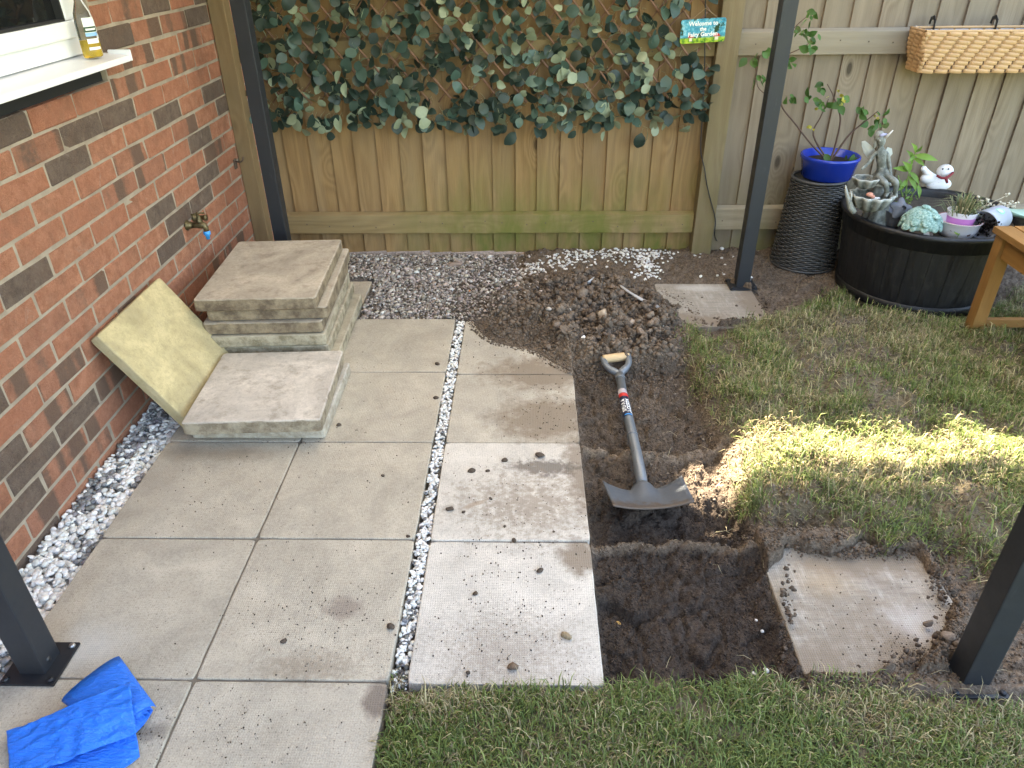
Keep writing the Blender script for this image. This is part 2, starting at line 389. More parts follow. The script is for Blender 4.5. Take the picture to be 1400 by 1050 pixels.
# the dug trench: three beds left by lifted slabs with thin ridges of soil between them
ridge = np.zeros_like(Z)
for yr, hh in ((0.0, 0.020), (0.462, 0.022)):
    yy = yr+0.018*np.sin(GX*9+yr*4)+(fbm(GX*14, GY*2, 31)-0.5)*0.03
    ridge = np.maximum(ridge, 1.2*hh*np.exp(-((GY-yy)/0.017)**2)*(0.35+1.2*fbm(GX*7, GY*7, 33)))
bed = -0.055+0.022*(fbm(GX*6, GY*5, 41)-0.5)*2+ridge+1.0*soil_rel-0.012*np.exp(-(np.abs(fbm(GX*9+3, GY*7, 44)-0.5)/0.03)**2)+0.012*(fbm(GX*26, GY*16, 45)-0.5)
wx_ = GX+(fbm(GX*12, GY*12, 91)-0.5)*0.06; wy_ = GY+(fbm(GX*12, GY*12, 92)-0.5)*0.06
pv, pe = vcell(wx_, wy_, 0.105, 71); pv2, pe2 = vcell(wx_*1.1, wy_, 0.045, 72)
chunky = fbm(GX*4, GY*4, 93)
bed = bed+(0.026*(pv-0.5)-0.010*sstep(0.12, 0.0, pe))*sstep(0.35, 0.6, chunky)+(0.012*(pv2-0.5)-0.005*sstep(0.15, 0.0, pe2))*sstep(0.65, 0.4, chunky)
bed = bed+0.042*sstep(0.08, -0.02, GY)*sstep(1.785, 1.85, GX)*(0.4+1.2*fbm(GX*14, GY*14, 46))+0.030*sstep(0.60, 1.0, GY)+0.018*np.exp(-((GX-1.72)/0.09)**2-((GY+0.06)/0.05)**2)
Z = Z*(1-hole)+hole*np.minimum(bed, Z+0.03)
Z = np.where(holef > 0.5, Z, Z)
deep = np.where((slabzone & (heap < 0.10)) | (farslab & (heap < 0.2)), 1.0, 0.0)
Z = np.where(deep > 0.5, -0.075, Z)
Z = np.where(slabzone & (heap >= 0.10), np.maximum(0.003+heapz*sstep(0.1, 0.35, heap), 0.0), Z)
# soil drifts over the rim of the two half buried slabs
drift_n = np.minimum.reduce([GX-1.858, 2.302-GX, GY+0.42, 0.035-GY])/0.10
KX = GX+(fbm(GX*20, GY*20, 101, 3)-0.5)*0.16; KY = GY+(fbm(GX*20, GY*20, 102, 3)-0.5)*0.16
NV = blur(inpoly(KX, KY, pxpoly([(1030, 768), (1100, 752), (1140, 744), (1250, 758), (1308, 798), (1322, 850), (1285, 880), (1252, 912), (1205, 926), (1150, 934), (1100, 912), (1075, 912)])).astype(float), 0.012)
cover_n = sstep(0.62, 0.25, NV)
Z = np.where(nearslab, np.where(cover_n > 0.12, -0.010+cover_n*0.030+1.0*soil_rel, -0.06), Z)
drift_f = np.minimum.reduce([GX-1.822, 2.268-GX, GY-1.30, 1.745-GY])/0.10
FV = blur(inpoly(KX, KY, pxpoly([(885, 388), (985, 384), (1035, 400), (1058, 425), (1045, 441), (960, 450), (920, 440), (895, 420)])).astype(float), 0.012)
cover_f = sstep(0.62, 0.25, FV)
Z = np.where(farslab & (heap < 0.2), np.where(cover_f > 0.15, -0.002+cover_f*0.035+0.5*soil_rel, -0.06), Z)
ONSLAB = ((deep > 0.5) & (slabzone | farslab) & ~(farslab & (cover_f > 0.15))) | (nearslab & (cover_n <= 0.12))
def cell(x, y): return np.clip(((np.asarray(y)-YS[0])/GS).astype(int), 0, len(YS)-1), np.clip(((np.asarray(x)-XS[0])/GS).astype(int), 0, len(XS)-1)
def hz(x, y):
    x = np.asarray(x, float); y = np.asarray(y, float)
    i = np.clip(((x-XS[0])/GS).astype(int), 0, len(XS)-2); j = np.clip(((y-YS[0])/GS).astype(int), 0, len(YS)-2)
    fx = (x-XS[i])/GS; fy = (y-YS[j])/GS
    return (Z[j, i]*(1-fx)+Z[j, i+1]*fx)*(1-fy)+(Z[j+1, i]*(1-fx)+Z[j+1, i+1]*fx)*fy
def hz1(x, y): return float(hz(np.array([x]), np.array([y]))[0])

# soil colour: a dry crust and moist earth, thatch under the turf, grey fines under the gravel
moist = -0.9*np.clip(ridge/0.02, 0, 1)*hole+hole*sstep(0.5, -0.1, GY)*0.6+hole*0.2+0.35*fbm(GX*5, GY*5, 61)+heap*0.25
dry = np.array([0.235, 0.178, 0.130]); wet = np.array([0.066, 0.050, 0.040])
wv = np.clip(0.25+moist, 0, 1)[..., None]
COL = dry*(1-wv)+wet*wv
COL = COL*(0.75+0.5*fbm(GX*22, GY*22, 62))[..., None]
th = np.maximum(turfb, lawnb)[..., None]*np.clip(0.55+0.9*fbm(GX*10, GY*10, 63), 0, 1)[..., None]
COL = COL*(1-th*0.55)+np.array([0.135, 0.118, 0.065])*th*0.55
gm = (((GX > 0.1) & (GX < 1.15) & (GY > 1.36)) | (GX < 0.0)).astype(float); gm = blur(gm, 0.03)[..., None]
COL = COL*(1-gm*0.7)+np.array([0.15, 0.135, 0.125])*gm*0.7
gw = ((GX < 0.0) | ((GX > 0.9) & (GX < 0.947) & (GY > -0.3) & (GY < 1.36))).astype(float)[..., None]; COL = COL*(1-gw*0.8)+np.array([0.40, 0.385, 0.36])*gw*0.8
M_soil = mat_attr('soil', 0.95, 1.0, 95, 0.5, 0.012, 0.12, (0.5, 1.4))
nx, ny = len(XS), len(YS)
idx = np.arange(nx*ny).reshape(ny, nx)
F = np.stack([idx[:-1, :-1], idx[:-1, 1:], idx[1:, 1:], idx[1:, :-1]], -1).reshape(-1, 4)
ground = link('garden_soil', mesh_np('garden_soil', np.stack([GX, GY, Z], -1), F, [M_soil], True, COL.reshape(-1, 3)))
tag(ground, kind='structure')
# the rest of the garden and beyond, to the horizon
t = NT('rough_lawn'); p = t.pos()
M_rough = t.fin(t.ramp(t.noise(p, 3.0, 6, 0.7), [(0.3, (0.06, 0.085, 0.022)), (0.55, (0.115, 0.13, 0.04)), (0.75, (0.17, 0.14, 0.075))]), 0.95, t.bump(t.noise(p, 60, 4), 0.8, 0.02), 0.1)
mb = MB(); x0, x1, y0, y1 = XS[0]+0.02, XS[-1]-0.02, YS[0]+0.02, YS[-1]-0.02; B_ = 220.0; zo = -0.03
for a, b, c, d in ((-B_, B_, -B_, y0), (-B_, B_, y1, B_), (-B_, x0, y0, y1), (x1, B_, y0, y1)):
    mb.add([(a, c, zo), (b, c, zo), (b, d, zo), (a, d, zo)], [(0, 1, 2, 3)])
tag(mb.build('ground', M_rough), kind='structure')

# ---------------------------------------------------------------- paving
BR = (0.20, 0.148, 0.102); DK = (0.075, 0.056, 0.043)
def P2(px, py): return tuple(G(px, py)[:2])
dirtR = [(P2(750, 572), 0.24, 0.17, dict(soft=0.5, nz=0.8, nscale=17), 0.85, BR), (P2(740, 510), 0.27, 0.15, dict(soft=0.5, nz=0.8, nscale=19), 0.85, BR),
         (P2(792, 762), 0.075, 0.08, dict(soft=0.5, nz=0.8, nscale=18), 0.9, BR), (P2(802, 640), 0.09, 0.24, dict(soft=0.5, nz=0.7, nscale=25), 0.85, BR),
         (P2(745, 640), 0.14, 0.05, dict(soft=0.5, nz=1.1, nscale=38), 0.8, DK), (P2(725, 690), 0.26, 0.18, dict(soft=0.85, nz=1.6, nscale=48), 0.7, BR),
         (P2(650, 690), 0.05, 0.012, dict(soft=0.5, nz=0.5, rz=-0.5), 0.5, (0.27, 0.17, 0.09)), (P2(690, 890), 0.24, 0.16, dict(soft=0.9, nz=1.4, nscale=75), 0.5, BR)]
dirtL = [(P2(470, 832), 0.062, 0.045, dict(soft=0.55, nz=0.75, nscale=30), 0.62, (0.17, 0.125, 0.105)), (P2(425, 912), 0.15, 0.06, dict(soft=0.9, nz=1.5, nscale=60), 0.5, BR),
         (P2(516, 955), 0.035, 0.06, dict(soft=0.4, nz=0.5), 0.75, (0.11, 0.075, 0.06)), (P2(290, 620), 0.3, 0.05, dict(soft=0.9, nz=0.7, nscale=9), 0.6, BR),
         (P2(200, 660), 0.16, 0.2, dict(soft=0.9, nz=0.8, nscale=8), 0.35, (0.24, 0.2, 0.165)), (P2(130, 885), 0.12, 0.10, dict(soft=0.9, nz=0.5, nscale=12), 0.4, (0.62, 0.6, 0.57)),
         (P2(205, 1000), 0.05, 0.025, dict(soft=0.6, nz=0.8, nscale=30), 0.55, DK)]
M_slabL = mat_slab('slab_buff', (0.46, 0.405, 0.325), 0.5, dirtL)
M_slabR = mat_slab('slab_pale', (0.58, 0.53, 0.465), 0.3, dirtR)
M_slabL2 = mat_slab('slab_buff_dirty', (0.46, 0.41, 0.335), 0.45, dirtR)
M_slabB = mat_slab('slab_buried', (0.36, 0.315, 0.26), 0.9, [(P2(1190, 762), 0.26, 0.07, dict(soft=0.5, nz=0.9, nscale=20), 0.9, BR), (P2(1265, 885), 0.14, 0.10, dict(soft=0.5, nz=1.0, nscale=22), 0.9, BR), (P2(1120, 900), 0.12, 0.07, dict(soft=0.5, nz=1.0, nscale=24), 0.75, BR), (P2(1170, 850), 0.22, 0.15, dict(soft=0.7, nz=1.5, nscale=26), 0.6, BR), (P2(930, 440), 0.30, 0.10, dict(soft=0.5, nz=0.8, nscale=18), 0.85, BR), (P2(1035, 415), 0.10, 0.25, dict(soft=0.5, nz=0.8, nscale=18), 0.85, BR), (P2(1200, 790), 0.13, 0.03, dict(soft=0.9, nz=0.7, nscale=14, rz=0.6), 0.5, (0.13, 0.085, 0.06)), (P2(1130, 790), 0.10, 0.08, dict(soft=0.9, nz=0.5, nscale=9), 0.4, (0.43, 0.28, 0.13)), (P2(1255, 850), 0.09, 0.09, dict(soft=0.8, nz=0.7, nscale=10), 0.6, (0.60, 0.57, 0.54)), (P2(960, 395), 0.14, 0.05, dict(soft=0.8, nz=0.7, nscale=10), 0.7, (0.62, 0.59, 0.56))], dimple=0.75, streak=0.7)
def slab_mesh(name, w, d, t, seed, mat, chip=0.004, bev=0.004, n=26, botb=0.002):
    g = np.random.default_rng(seed); ring = []
    for (ax, ay, bx, by) in ((-w/2, -d/2, w/2, -d/2), (w/2, -d/2, w/2, d/2), (w/2, d/2, -w/2, d/2), (-w/2, d/2, -w/2, -d/2)):
        for k in range(n): f = k/n; ring.append((ax+(bx-ax)*f, ay+(by-ay)*f))
    ring = np.array(ring); N = len(ring)
    cn = np.sqrt((ring**2).sum(1))
    def lay(ins, z, j):
        s = 1-2*ins/np.array([w, d]); q = ring*s
        nz = np.convolve(np.r_[g.normal(size=2), g.normal(size=N), g.normal(size=2)], [0.1, 0.25, 0.3, 0.25, 0.1], 'valid')
        corner = (np.abs(ring[:, 0]) > w/2-0.006) & (np.abs(ring[:, 1]) > d/2-0.006)
        q = q*(1-(np.abs(nz)*j/np.maximum(cn, 0.01)))[:, None]; q[corner] *= 1-0.006/w
        return np.c_[q, np.full(N, z)+g.normal(size=N)*j*0.12]
    L = [lay(bev*2.2, 0.0, 0), lay(bev*0.9, -bev*0.35, chip*0.5), lay(0.0006, -bev*1.3, chip), lay(0.0, -t*0.5, chip*0.8), lay(0.001, -t+botb, chip), lay(botb*1.6, -t, chip*0.4)]
    V = np.concatenate(L); fs = []
    for j in range(len(L)-1):
        for k in range(N): fs.append((j*N+k, (j+1)*N+k, (j+1)*N+(k+1) % N, j*N+(k+1) % N))
    fs.append(tuple(range(N))); fs.append(tuple((len(L)-1)*N+k for k in range(N-1, -1, -1)))
    me = bpy.data.meshes.new(name); me.from_pydata([tuple(v) for v in V], [], fs); me.materials.append(mat)
    me.update(); return me
patio = bpy.data.objects.new('patio', None); C.objects.link(patio); tag(patio, kind='structure')
sid = 0
def lay_slab(xa, xb, ya, yb, mat, z=0.0, tilt=(0, 0), parent=patio, name='paving_slab', t_=0.074):
    global sid; sid += 1
    return link(name, slab_mesh('paving_slab', xb-xa-0.0028, yb-ya-0.0028, t_, sid, mat, 0.0016, 0.0020), parent, ((xa+xb)/2, (ya+yb)/2, z), (tilt[0], tilt[1], random.uniform(-0.003, 0.003)))
for i in range(2):
    for j in range(-3, 3): lay_slab(i*PX, (i+1)*PX, j*PY, (j+1)*PY, M_slabL, random.uniform(-0.002, 0.002), (random.uniform(-.002, .002), random.uniform(-.002, .002)))
lay_slab(0, 0.452, 3*PY, 3*PY+0.43, M_slabL, -0.014, (0.01, -0.01))
for ya, yb in ((-0.468, -0.006), (-0.006, 0.458), (0.458, 0.905), (0.905, 1.36)): lay_slab(0.9395, 1.393, ya, yb, M_slabR if ya < 0.3 else M_slabL2, 0.003 if ya == -0.006 else 0.0)
lay_slab(1.855, 2.305, -0.425, 0.04, M_slabB, -0.012, (0.004, -0.010), t_=0.054)
lay_slab(1.82, 2.272, 1.297, 1.748, M_slabB, 0.004, (0, 0.004), t_=0.07)
js = MB()
for (a, b, c, d) in ((0.01, 0.892, -1.36, 1.372), (0.95, 1.384, -0.455, 0.95)): js.box(((a+b)/2, (c+d)/2, -0.008), (b-a, d-c, 0.006))
tag(js.build('joint_sand', simple('joint_sand', (0.16, 0.135, 0.105), 0.95, 0.3, 0.6, 200)), kind='structure')
# slabs behind the camera side carry on as plain paving
for i in range(3):
    for j in range(-5, -3): lay_slab(i*PX, (i+1)*PX, j*PY, (j+1)*PY, M_slabL)

# ---------------------------------------------------------------- gravel
M_stone = mat_attr('stone', 0.8, 0.35, 70, 0.35, 0.002, 0.3, (0.75, 1.15))
def white(n): return np.array([0.76, 0.74, 0.70])*rng.uniform(0.75, 1.12, (n, 1))*(1+rng.normal(0, 0.015, (n, 3)))
def greyc(n, lo=0.12, hi=0.36): return rng.uniform(lo, hi, (n, 1))*np.array([1.0, 0.97, 0.95])*(1+rng.normal(0, 0.03, (n, 3)))
def gravel(name, P, size, cols, protos, seed):
    V, F, Cc = scatter(P, size, cols, protos, True, seed)
    o = link(name, mesh_np(name, V, F, [M_stone], protos is ROCKS, Cc)); return tag(o, kind='stuff')
# rounded white stones with grey ones along the wall
n = 5600; x = rng.uniform(WALL_X+0.006, 0.002, n); y = rng.uniform(-0.75, 1.95, n)
lay = np.arange(n) % 2
z = -0.028+lay*0.012+rng.uniform(0, 0.006, n)-0.006*((x-WALL_X)/0.17)
isg = fbm(x*9, y*7, 71) > 0.63
cols = np.where((isg & (rng.random(n) < 0.75))[:, None], greyc(n, 0.14, 0.32), white(n))
gravel('wall_gravel', np.stack([x, y, z], -1), rng.uniform(0.0068, 0.0128, n)*np.where(rng.random(n) < 0.08, 1.3, 1), cols, ROCKS, 1)['label'] = 'strip of rounded white and grey stones along the brick wall'
# narrow joint of white stones between the two pavings
n = 1500; y = rng.uniform(-0.47, 1.37, n); x = rng.uniform(0.903, 0.937, n)
z = -0.010+0.006*(np.arange(n) % 2)+rng.uniform(-0.004, 0.002, n)-0.012*sstep(-0.1, -0.45, y)
cols = np.where(((rng.random(n) < 0.10+0.25*sstep(0.0, -0.4, y)))[:, None], greyc(n, 0.06, 0.2), white(n))
gravel('joint_gravel', np.stack([x, y, z], -1), rng.uniform(0.0042, 0.0082, n), cols, ROCKS, 2)['label'] = 'thin line of white stones between the two paved strips'
# grey chippings by the fence
n = 9800; x = rng.uniform(0.15, 1.32, n); y = rng.uniform(1.385, 2.16, n)
k = (rng.random(n) < np.clip(1.25-(x-0.85)*2.4-0.5*fbm(x*8, y*8, 73), 0.05, 1)) & ((fbm(x*7, y*9, 74) > 0.36) | (y > 1.75)) & ((x > 0.455) | (y > 1.835)); x, y = x[k], y[k]; n = len(x)
s = rng.uniform(0.0045, 0.0105, n)*np.where(rng.random(n) < 0.04, 1.9, 1)
cols = np.where((rng.random(n) < 0.06)[:, None], white(n)*0.9, greyc(n, 0.15, 0.46)*np.array([1.12, 0.99, 0.88]))
gravel('chippings', np.stack([x, y, hz(x, y)+s*0.35+rng.uniform(0, 0.006, n)], -1), s, cols, CHIPS, 3)['label'] = 'bed of grey chippings between the paving and the fence'
# spilt white gravel near the fence
Pw = []
for (px, py, rx, ry, nn) in ((730, 368, 38, 8, 95), (800, 352, 60, 9, 190), (775, 363, 40, 7, 80), (880, 350, 32, 12, 260), (885, 368, 18, 14, 150), (700, 375, 25, 12, 50), (840, 345, 60, 5, 120), (950, 345, 50, 10, 18), (640, 385, 80, 25, 40), (990, 365, 50, 18, 14)):
    for _ in range(int(nn*0.68)):
        q = G(px+random.gauss(0, 0.55)*rx, py+random.gauss(0, 0.6)*ry); 
        if q.y < 2.17: Pw.append((q.x, q.y))
Pw = np.array(Pw); n = len(Pw); s = rng.uniform(0.0055, 0.0098, n)
gravel('spilt_gravel', np.c_[Pw, hz(Pw[:, 0], Pw[:, 1])+s*0.4], s, white(n), ROCKS, 4)['label'] = 'spilt white gravel on the soil below the fence'

# ---------------------------------------------------------------- loose soil
M_crumb = mat_attr('soil_crumb', 0.95, 0.8, 150, 0.4, 0.004, 0.1, (0.6, 1.25))
def crumbs(name, x, y, s, seed, base=None, lift=0.25, dark=1.0, label=None):
    n = len(x)
    i = np.clip(((x-XS[0])/GS).astype(int), 0, nx-1); j = np.clip(((y-YS[0])/GS).astype(int), 0, ny-1)
    col = (COL[j, i]*(1+0.45*heap[j, i])[:, None] if base is None else np.repeat(np.array(base)[None], n, 0))*rng.uniform(0.65, 1.25, (n, 1))*dark
    zz = hz(x, y); zz = np.where(ONSLAB[cell(x, y)], 0.001, zz)          # on a slab
    V, F, Cc = scatter(np.stack([x, y, zz+s*lift], -1), s, col, CRUMB, False, seed)
    o = tag(link(name, mesh_np(name, V, F, [M_crumb], False, Cc)), kind='stuff')
    if label: o['label'] = label
    return o
n = 85000; x = rng.uniform(0.9, 2.8, n); y = rng.uniform(-0.45, 2.17, n)
i = ((x-XS[0])/GS).astype(int); j = ((y-YS[0])/GS).astype(int)
w = 0.05+0.30*hole[j, i]*(0.3+1.4*(fbm(x*6, y*6, 96) > 0.52))+0.85*heap[j, i]+0.8*((heap[j, i] > 0.04) & (heap[j, i] < 0.6))+0.45*((y > 1.30) & (x > 1.3))+0.45*((x > 1.84) & (x < 2.02) & (y > 0.25) & (y < 1.0))+0.95*((x > 1.85) & (x < 2.48) & (y < 0.12))
w = w*(~ONSLAB[j, i] | (heap[j, i] > 0.03))*(1-0.75*turf[j, i])*(1-0.9*lawn[j, i])*np.where((x < 1.39) & (heap[j, i] < 0.03), 0, 1)
k = rng.random(n) < w; x, y = x[k], y[k]
big = rng.random(len(x)); hp = heap[np.clip(((y-YS[0])/GS).astype(int), 0, ny-1), np.clip(((x-XS[0])/GS).astype(int), 0, nx-1)]
s = (0.0026+0.005*big**3+0.013*hp*big**7+0.004*hp)
crumbs('soil_crumbs', x, y, s, 11, label='loose crumbs of dug brown soil')
n = 2600; x = rng.uniform(0.5, 1.25, n); y = rng.uniform(1.39, 1.8, n); k = rng.random(n) < np.clip(fbm(x*6, y*8, 97)*3.2-1.25+(x-0.9)*0.9, 0, 1); x, y = x[k], y[k]
crumbs('gravel_soil', x, y, rng.uniform(0.003, 0.008, len(x)), 15, (0.13, 0.10, 0.077), 1.3, label='brown soil scattered over the grey chippings')
n = 34000; x = rng.uniform(1.398, 1.86, n); y = rng.uniform(-0.43, 0.97, n); k = rng.random(n) < np.clip(fbm(x*8, y*8, 98)*2.6-0.75, 0.08, 0.85); x, y = x[k], y[k]
crumbs('trench_crumbs', x, y, 0.0014+0.0042*rng.random(len(x))**3, 16, lift=0.1, label='fine crumbs of damp soil over the trench floor')
xs, ys = [], []
for (px, py, rx, ry, nn) in ((1180, 752, 110, 9, 260), (1290, 800, 16, 30, 120), (1290, 885, 26, 20, 140), (1160, 932, 80, 7, 170), (1075, 850, 9, 60, 150), (1250, 905, 30, 16, 120), (950, 446, 60, 6, 120), (1048, 420, 12, 18, 90), (1010, 440, 50, 7, 90)):
    for _ in range(nn): q = G(px+random.gauss(0, 0.6)*rx, py+random.gauss(0, 0.6)*ry); xs.append(q.x); ys.append(q.y)
crumbs('edge_crumbs', np.array(xs), np.array(ys), 0.003+0.009*rng.random(len(xs))**3, 17, (0.125, 0.094, 0.071), 0.3, label='crumbled soil round the two half buried slabs')
# turf soil crumbs that catch the sun
n = 14000; x = rng.uniform(1.62, 3.2, n); y = rng.uniform(0.02, 1.3, n)
i = ((x-XS[0])/GS).astype(int); j = ((y-YS[0])/GS).astype(int)
k = (rng.random(n) < np.clip(fbm(x*7, y*7, 77)*2.4-0.85, 0, 1)*(1-0.5*hole[j, i])); x, y = x[k], y[k]
crumbs('turf_crumbs', x, y, rng.uniform(0.0025, 0.0085, len(x)), 12, (0.20, 0.155, 0.118), label='dry crumbs of soil among the turf')
# specks trodden over the paving
xs, ys, ss = [], [], []
for (px, py, rx, ry, nn, sm) in ((700, 690, 110, 60, 700, 1.0), (760, 560, 70, 50, 420, 0.9), (690, 850, 110, 90, 420, 0.9), (480, 560, 130, 90, 200, 0.8), (430, 850, 120, 80, 420, 0.8), (300, 680, 130, 70, 200, 0.8), (330, 990, 130, 50, 260, 0.8), (960, 415, 60, 22, 120, 1.1), (1170, 840, 110, 70, 220, 0.9), (1240, 890, 50, 30, 160, 1.1), (1190, 758, 90, 9, 300, 1.5), (1150, 925, 60, 9, 200, 1.5), (1300, 850, 14, 40, 160, 1.6), (700, 470, 60, 30, 150, 1.0), (195, 1005, 20, 12, 40, 0.9), (800, 650, 15, 80, 160, 1.0), (420, 605, 60, 8, 40, 1.0)):
    for _ in range(nn):
        q = G(px+random.gauss(0, 0.6)*rx, py+random.gauss(0, 0.6)*ry)
        if q.x < 0.01 or q.x > 2.3: continue
        if 0.9 < q.x < 0.947 or 1.39 < q.x < 1.82: continue
        xs.append(q.x); ys.append(q.y); ss.append(1.0*sm*random.choice((0.001, 0.001, 0.0013, 0.0016, 0.002, 0.0026, 0.0036)))
crumbs('soil_specks', np.array(xs), np.array(ys), np.array(ss), 13, (0.085, 0.062, 0.048), 0.3, label='specks of soil trodden over the slabs')

# bigger clods and stones that can be told apart
def slab_or_ground(x, y):
    return 0.0 if ONSLAB[cell(np.array([x]), np.array([y]))][0] else hz1(x, y)
def stone(name, px, py, size, col, seed, label, cat, group, proto=None, z0=None, ang=0.5, sub=2, squash=(1, 0.85, 0.66), lumps=0.3):
    q = G(px, py); 
    for _ in range(4):
        zt = slab_or_ground(q.x, q.y) if z0 is None else z0
        q = G(px, py, zt+size*0.4)
    V, F = rock(seed, sub, ang, squash, lumps); a = random.uniform(0, 6.28)
    V = V@np.array([[math.cos(a), -math.sin(a), 0], [math.sin(a), math.cos(a), 0], [0, 0, 1]]).T*size
    me = mesh_np(name, V, F, [M_crumb if 'clod' in name else M_stone], 'clod' not in name and ang < 0.3, np.repeat(np.array(col)[None], len(V), 0))
    o = link(name, me, None, (q.x, q.y, zt-V[:, 2].min()*0.75)); return tag(o, label, cat, group)
SC = (0.095, 0.072, 0.056)
for k, (px, py, r) in enumerate(((645, 643, 9), (690, 629, 9), (667, 644, 6), (615, 696, 9), (634, 700, 5), (671, 682, 5), (703, 738, 6), (738, 780, 7), (598, 497, 8), (596, 543, 7), (464, 581, 7), (388, 876, 6), (523, 650, 6), (738, 622, 12), (533, 857, 8), (690, 720, 4), (960, 407, 5), (935, 402, 4), (1007, 418, 6), (943, 425, 7), (558, 733, 5), (757, 727, 4), (650, 811, 6), (640, 920, 5))):
    stone('soil_clod', px, py, r/480*0.75, SC, 200+k, 'small dark clod of soil dropped on the pale slabs', 'clod', 'soil clods dropped on the slabs')
for k, (px, py, r, c) in enumerate(((700, 911, 10, (0.17, 0.12, 0.085)), (775, 869, 10, (0.30, 0.225, 0.14)))):
    stone('soil_clod', px, py, r/520*0.8, c, 230+k, ('brown flaky clod on the pale slab by the lawn' if k == 0 else 'pale tan crumb on the pale slab beside the trench'), 'clod', None)
for k, (px, py, r) in enumerate(((895, 437, 14), (845, 470, 16), (780, 470, 16), (800, 492, 13), (820, 478, 16), (760, 445, 18), (740, 425, 14), (700, 440, 14), (870, 462, 12), (905, 468, 13), (915, 485, 12), (765, 405, 17), (720, 400, 14), (680, 425, 12), (850, 400, 16), (800, 400, 14), (880, 410, 14), (790, 440, 11), (690, 455, 11), (940, 440, 9), (870, 385, 11), (1270, 852, 11), (1296, 868, 15), (1280, 878, 13), (1310, 880, 11))):
    a = (0.15+0.07*random.random()); onheap = px < 1000
    stone('soil_clod', px, py, r/440*0.62, (a, a*0.77, a*0.6), 300+k, 'rough brown clod lying on the dug soil heap' if onheap else 'brown clod on the buried slab beside the gazebo post', 'clod', 'clods on the soil heap' if onheap else 'clods by the front gazebo post', lumps=0.4, ang=0.55)
hk = 0
while hk < 70:
    px, py = random.gauss(800, 75), random.gauss(435, 34); q = G(px, py); jj_, ii_ = cell(np.array([q.x]), np.array([q.y]))
    if heap[jj_[0], ii_[0]] < 0.22 or (px > 815 and py > 470): continue
    a = 0.14+0.10*random.random(); sz = random.choice((0.008, 0.010, 0.012, 0.014, 0.018, 0.024, 0.032))
    stone('soil_clod', px, py, sz*random.uniform(0.8, 1.1), (a, a*0.76, a*0.585), 500+hk, 'rough brown clod lying on the dug soil heap', 'clod', 'clods on the soil heap', lumps=0.45, ang=0.6, squash=(1, random.uniform(0.6, 0.95), random.uniform(0.5, 0.85))); hk += 1
stone('broken_stone', 825, 430, 0.036, (0.46, 0.38, 0.30), 401, 'largest pale pinkish broken stone sitting on the soil heap', 'stone', None, ang=0.55, squash=(0.9, 0.8, 0.95), sub=2, lumps=0.05)
for k, (px, py, r, c) in enumerate(((793, 424, 0.016, (0.74, 0.73, 0.70)), (797, 462, 0.014, (0.78, 0.77, 0.75)), (875, 466, 0.016, (0.62, 0.56, 0.48)), (905, 445, 0.018, (0.50, 0.46, 0.42)), (750, 422, 0.015, (0.42, 0.36, 0.31)), (777, 424, 0.016, (0.36, 0.30, 0.25)), (864, 440, 0.018, (0.45, 0.36, 0.29)), (800, 487, 0.014, (0.30, 0.235, 0.19)), (668, 352, 0.012, (0.66, 0.65, 0.64)))):
    stone('garden_stone', px, py, r, c, 410+k, 'small pale stone mixed in the dug soil heap' if k < 8 else 'white lump of stone among the grey chippings', 'stone', 'stones in the soil heap' if k < 8 else None, ang=0.4)
for k, (px, py, r, c) in enumerate(((1048, 917, 0.0095, (0.7, 0.68, 0.64)), (1030, 921, 0.007, (0.55, 0.52, 0.48)), (987, 340, 0.014, (0.72, 0.71, 0.69)), (1042, 863, 0.006, (0.5, 0.48, 0.45)), (1034, 848, 0.005, (0.6, 0.58, 0.55)))):
    stone('garden_stone', px, py, r, c, 430+k, ('white pebble at the lawn end of the trench', 'dull pebble at the lawn end of the trench', 'white stone beside the black cable below the fence post', 'pale pebble on the trench floor', 'pale pebble on the trench floor')[k], 'stone', 'pebbles on the trench floor' if k > 2 else None, ang=0.25)
stone('brick_fragment', 622, 358, 0.055, (0.25, 0.185, 0.15), 450, 'long brown broken piece of brick lying in the grey chippings', 'brick', None, ang=0.5, squash=(1.0, 0.45, 0.3))
o = stone('orange_fragment', 641, 397, 0.013, (0.62, 0.24, 0.06), 451, 'small orange shard among the grey chippings', 'shard', None, ang=0.5, squash=(1, 0.7, 0.35), sub=2)
o = stone('orange_fragment', 846, 851, 0.009, (0.42, 0.25, 0.08), 452, 'tan leaf scrap on the dark trench floor', 'scrap', None, ang=0.5, squash=(0.6, 1, 0.2), sub=2)

# ---------------------------------------------------------------- grass
M_grass = mat_leaf('grass_blade', (0.1, 0.15, 0.03), attr=True, trans=0.3, rough=0.6)
def blades(name, x, y, h, w, col, lean, label, seed, z=None, az=None):
    g = np.random.default_rng(seed); n = len(x); a = g.uniform(0, 6.283, n) if az is None else az
    z0 = (hz(x, y) if z is None else z)-0.004
    dx, dy = np.cos(a), np.sin(a); sx, sy = -dy*w/2, dx*w/2
    b = np.stack([x, y, z0], -1); up = np.sqrt(np.clip(1-lean**2, 0.02, 1))
    m = b+np.stack([dx*h*lean*0.42, dy*h*lean*0.42, h*(0.12+0.62*up)], -1)
    tp = b+np.stack([dx*h*lean, dy*h*lean, h*up*np.clip(1-0.45*lean, 0.2, 1)], -1)
    sd = np.stack([sx, sy, np.zeros(n)], -1)
    V = np.stack([b-sd, b+sd, m-sd*0.85, m+sd*0.85, tp], 1).reshape(-1, 3)
    k = np.arange(n)[:, None]*5
    F = np.stack([k+[0, 1, 3], k+[0, 3, 2], k+[2, 3, 4]], 1).reshape(-1, 3)
    o = link(name, mesh_np(name, V, F, [M_grass], False, np.repeat(col, 5, 0)))
    return tag(o, label, None, None, 'stuff')
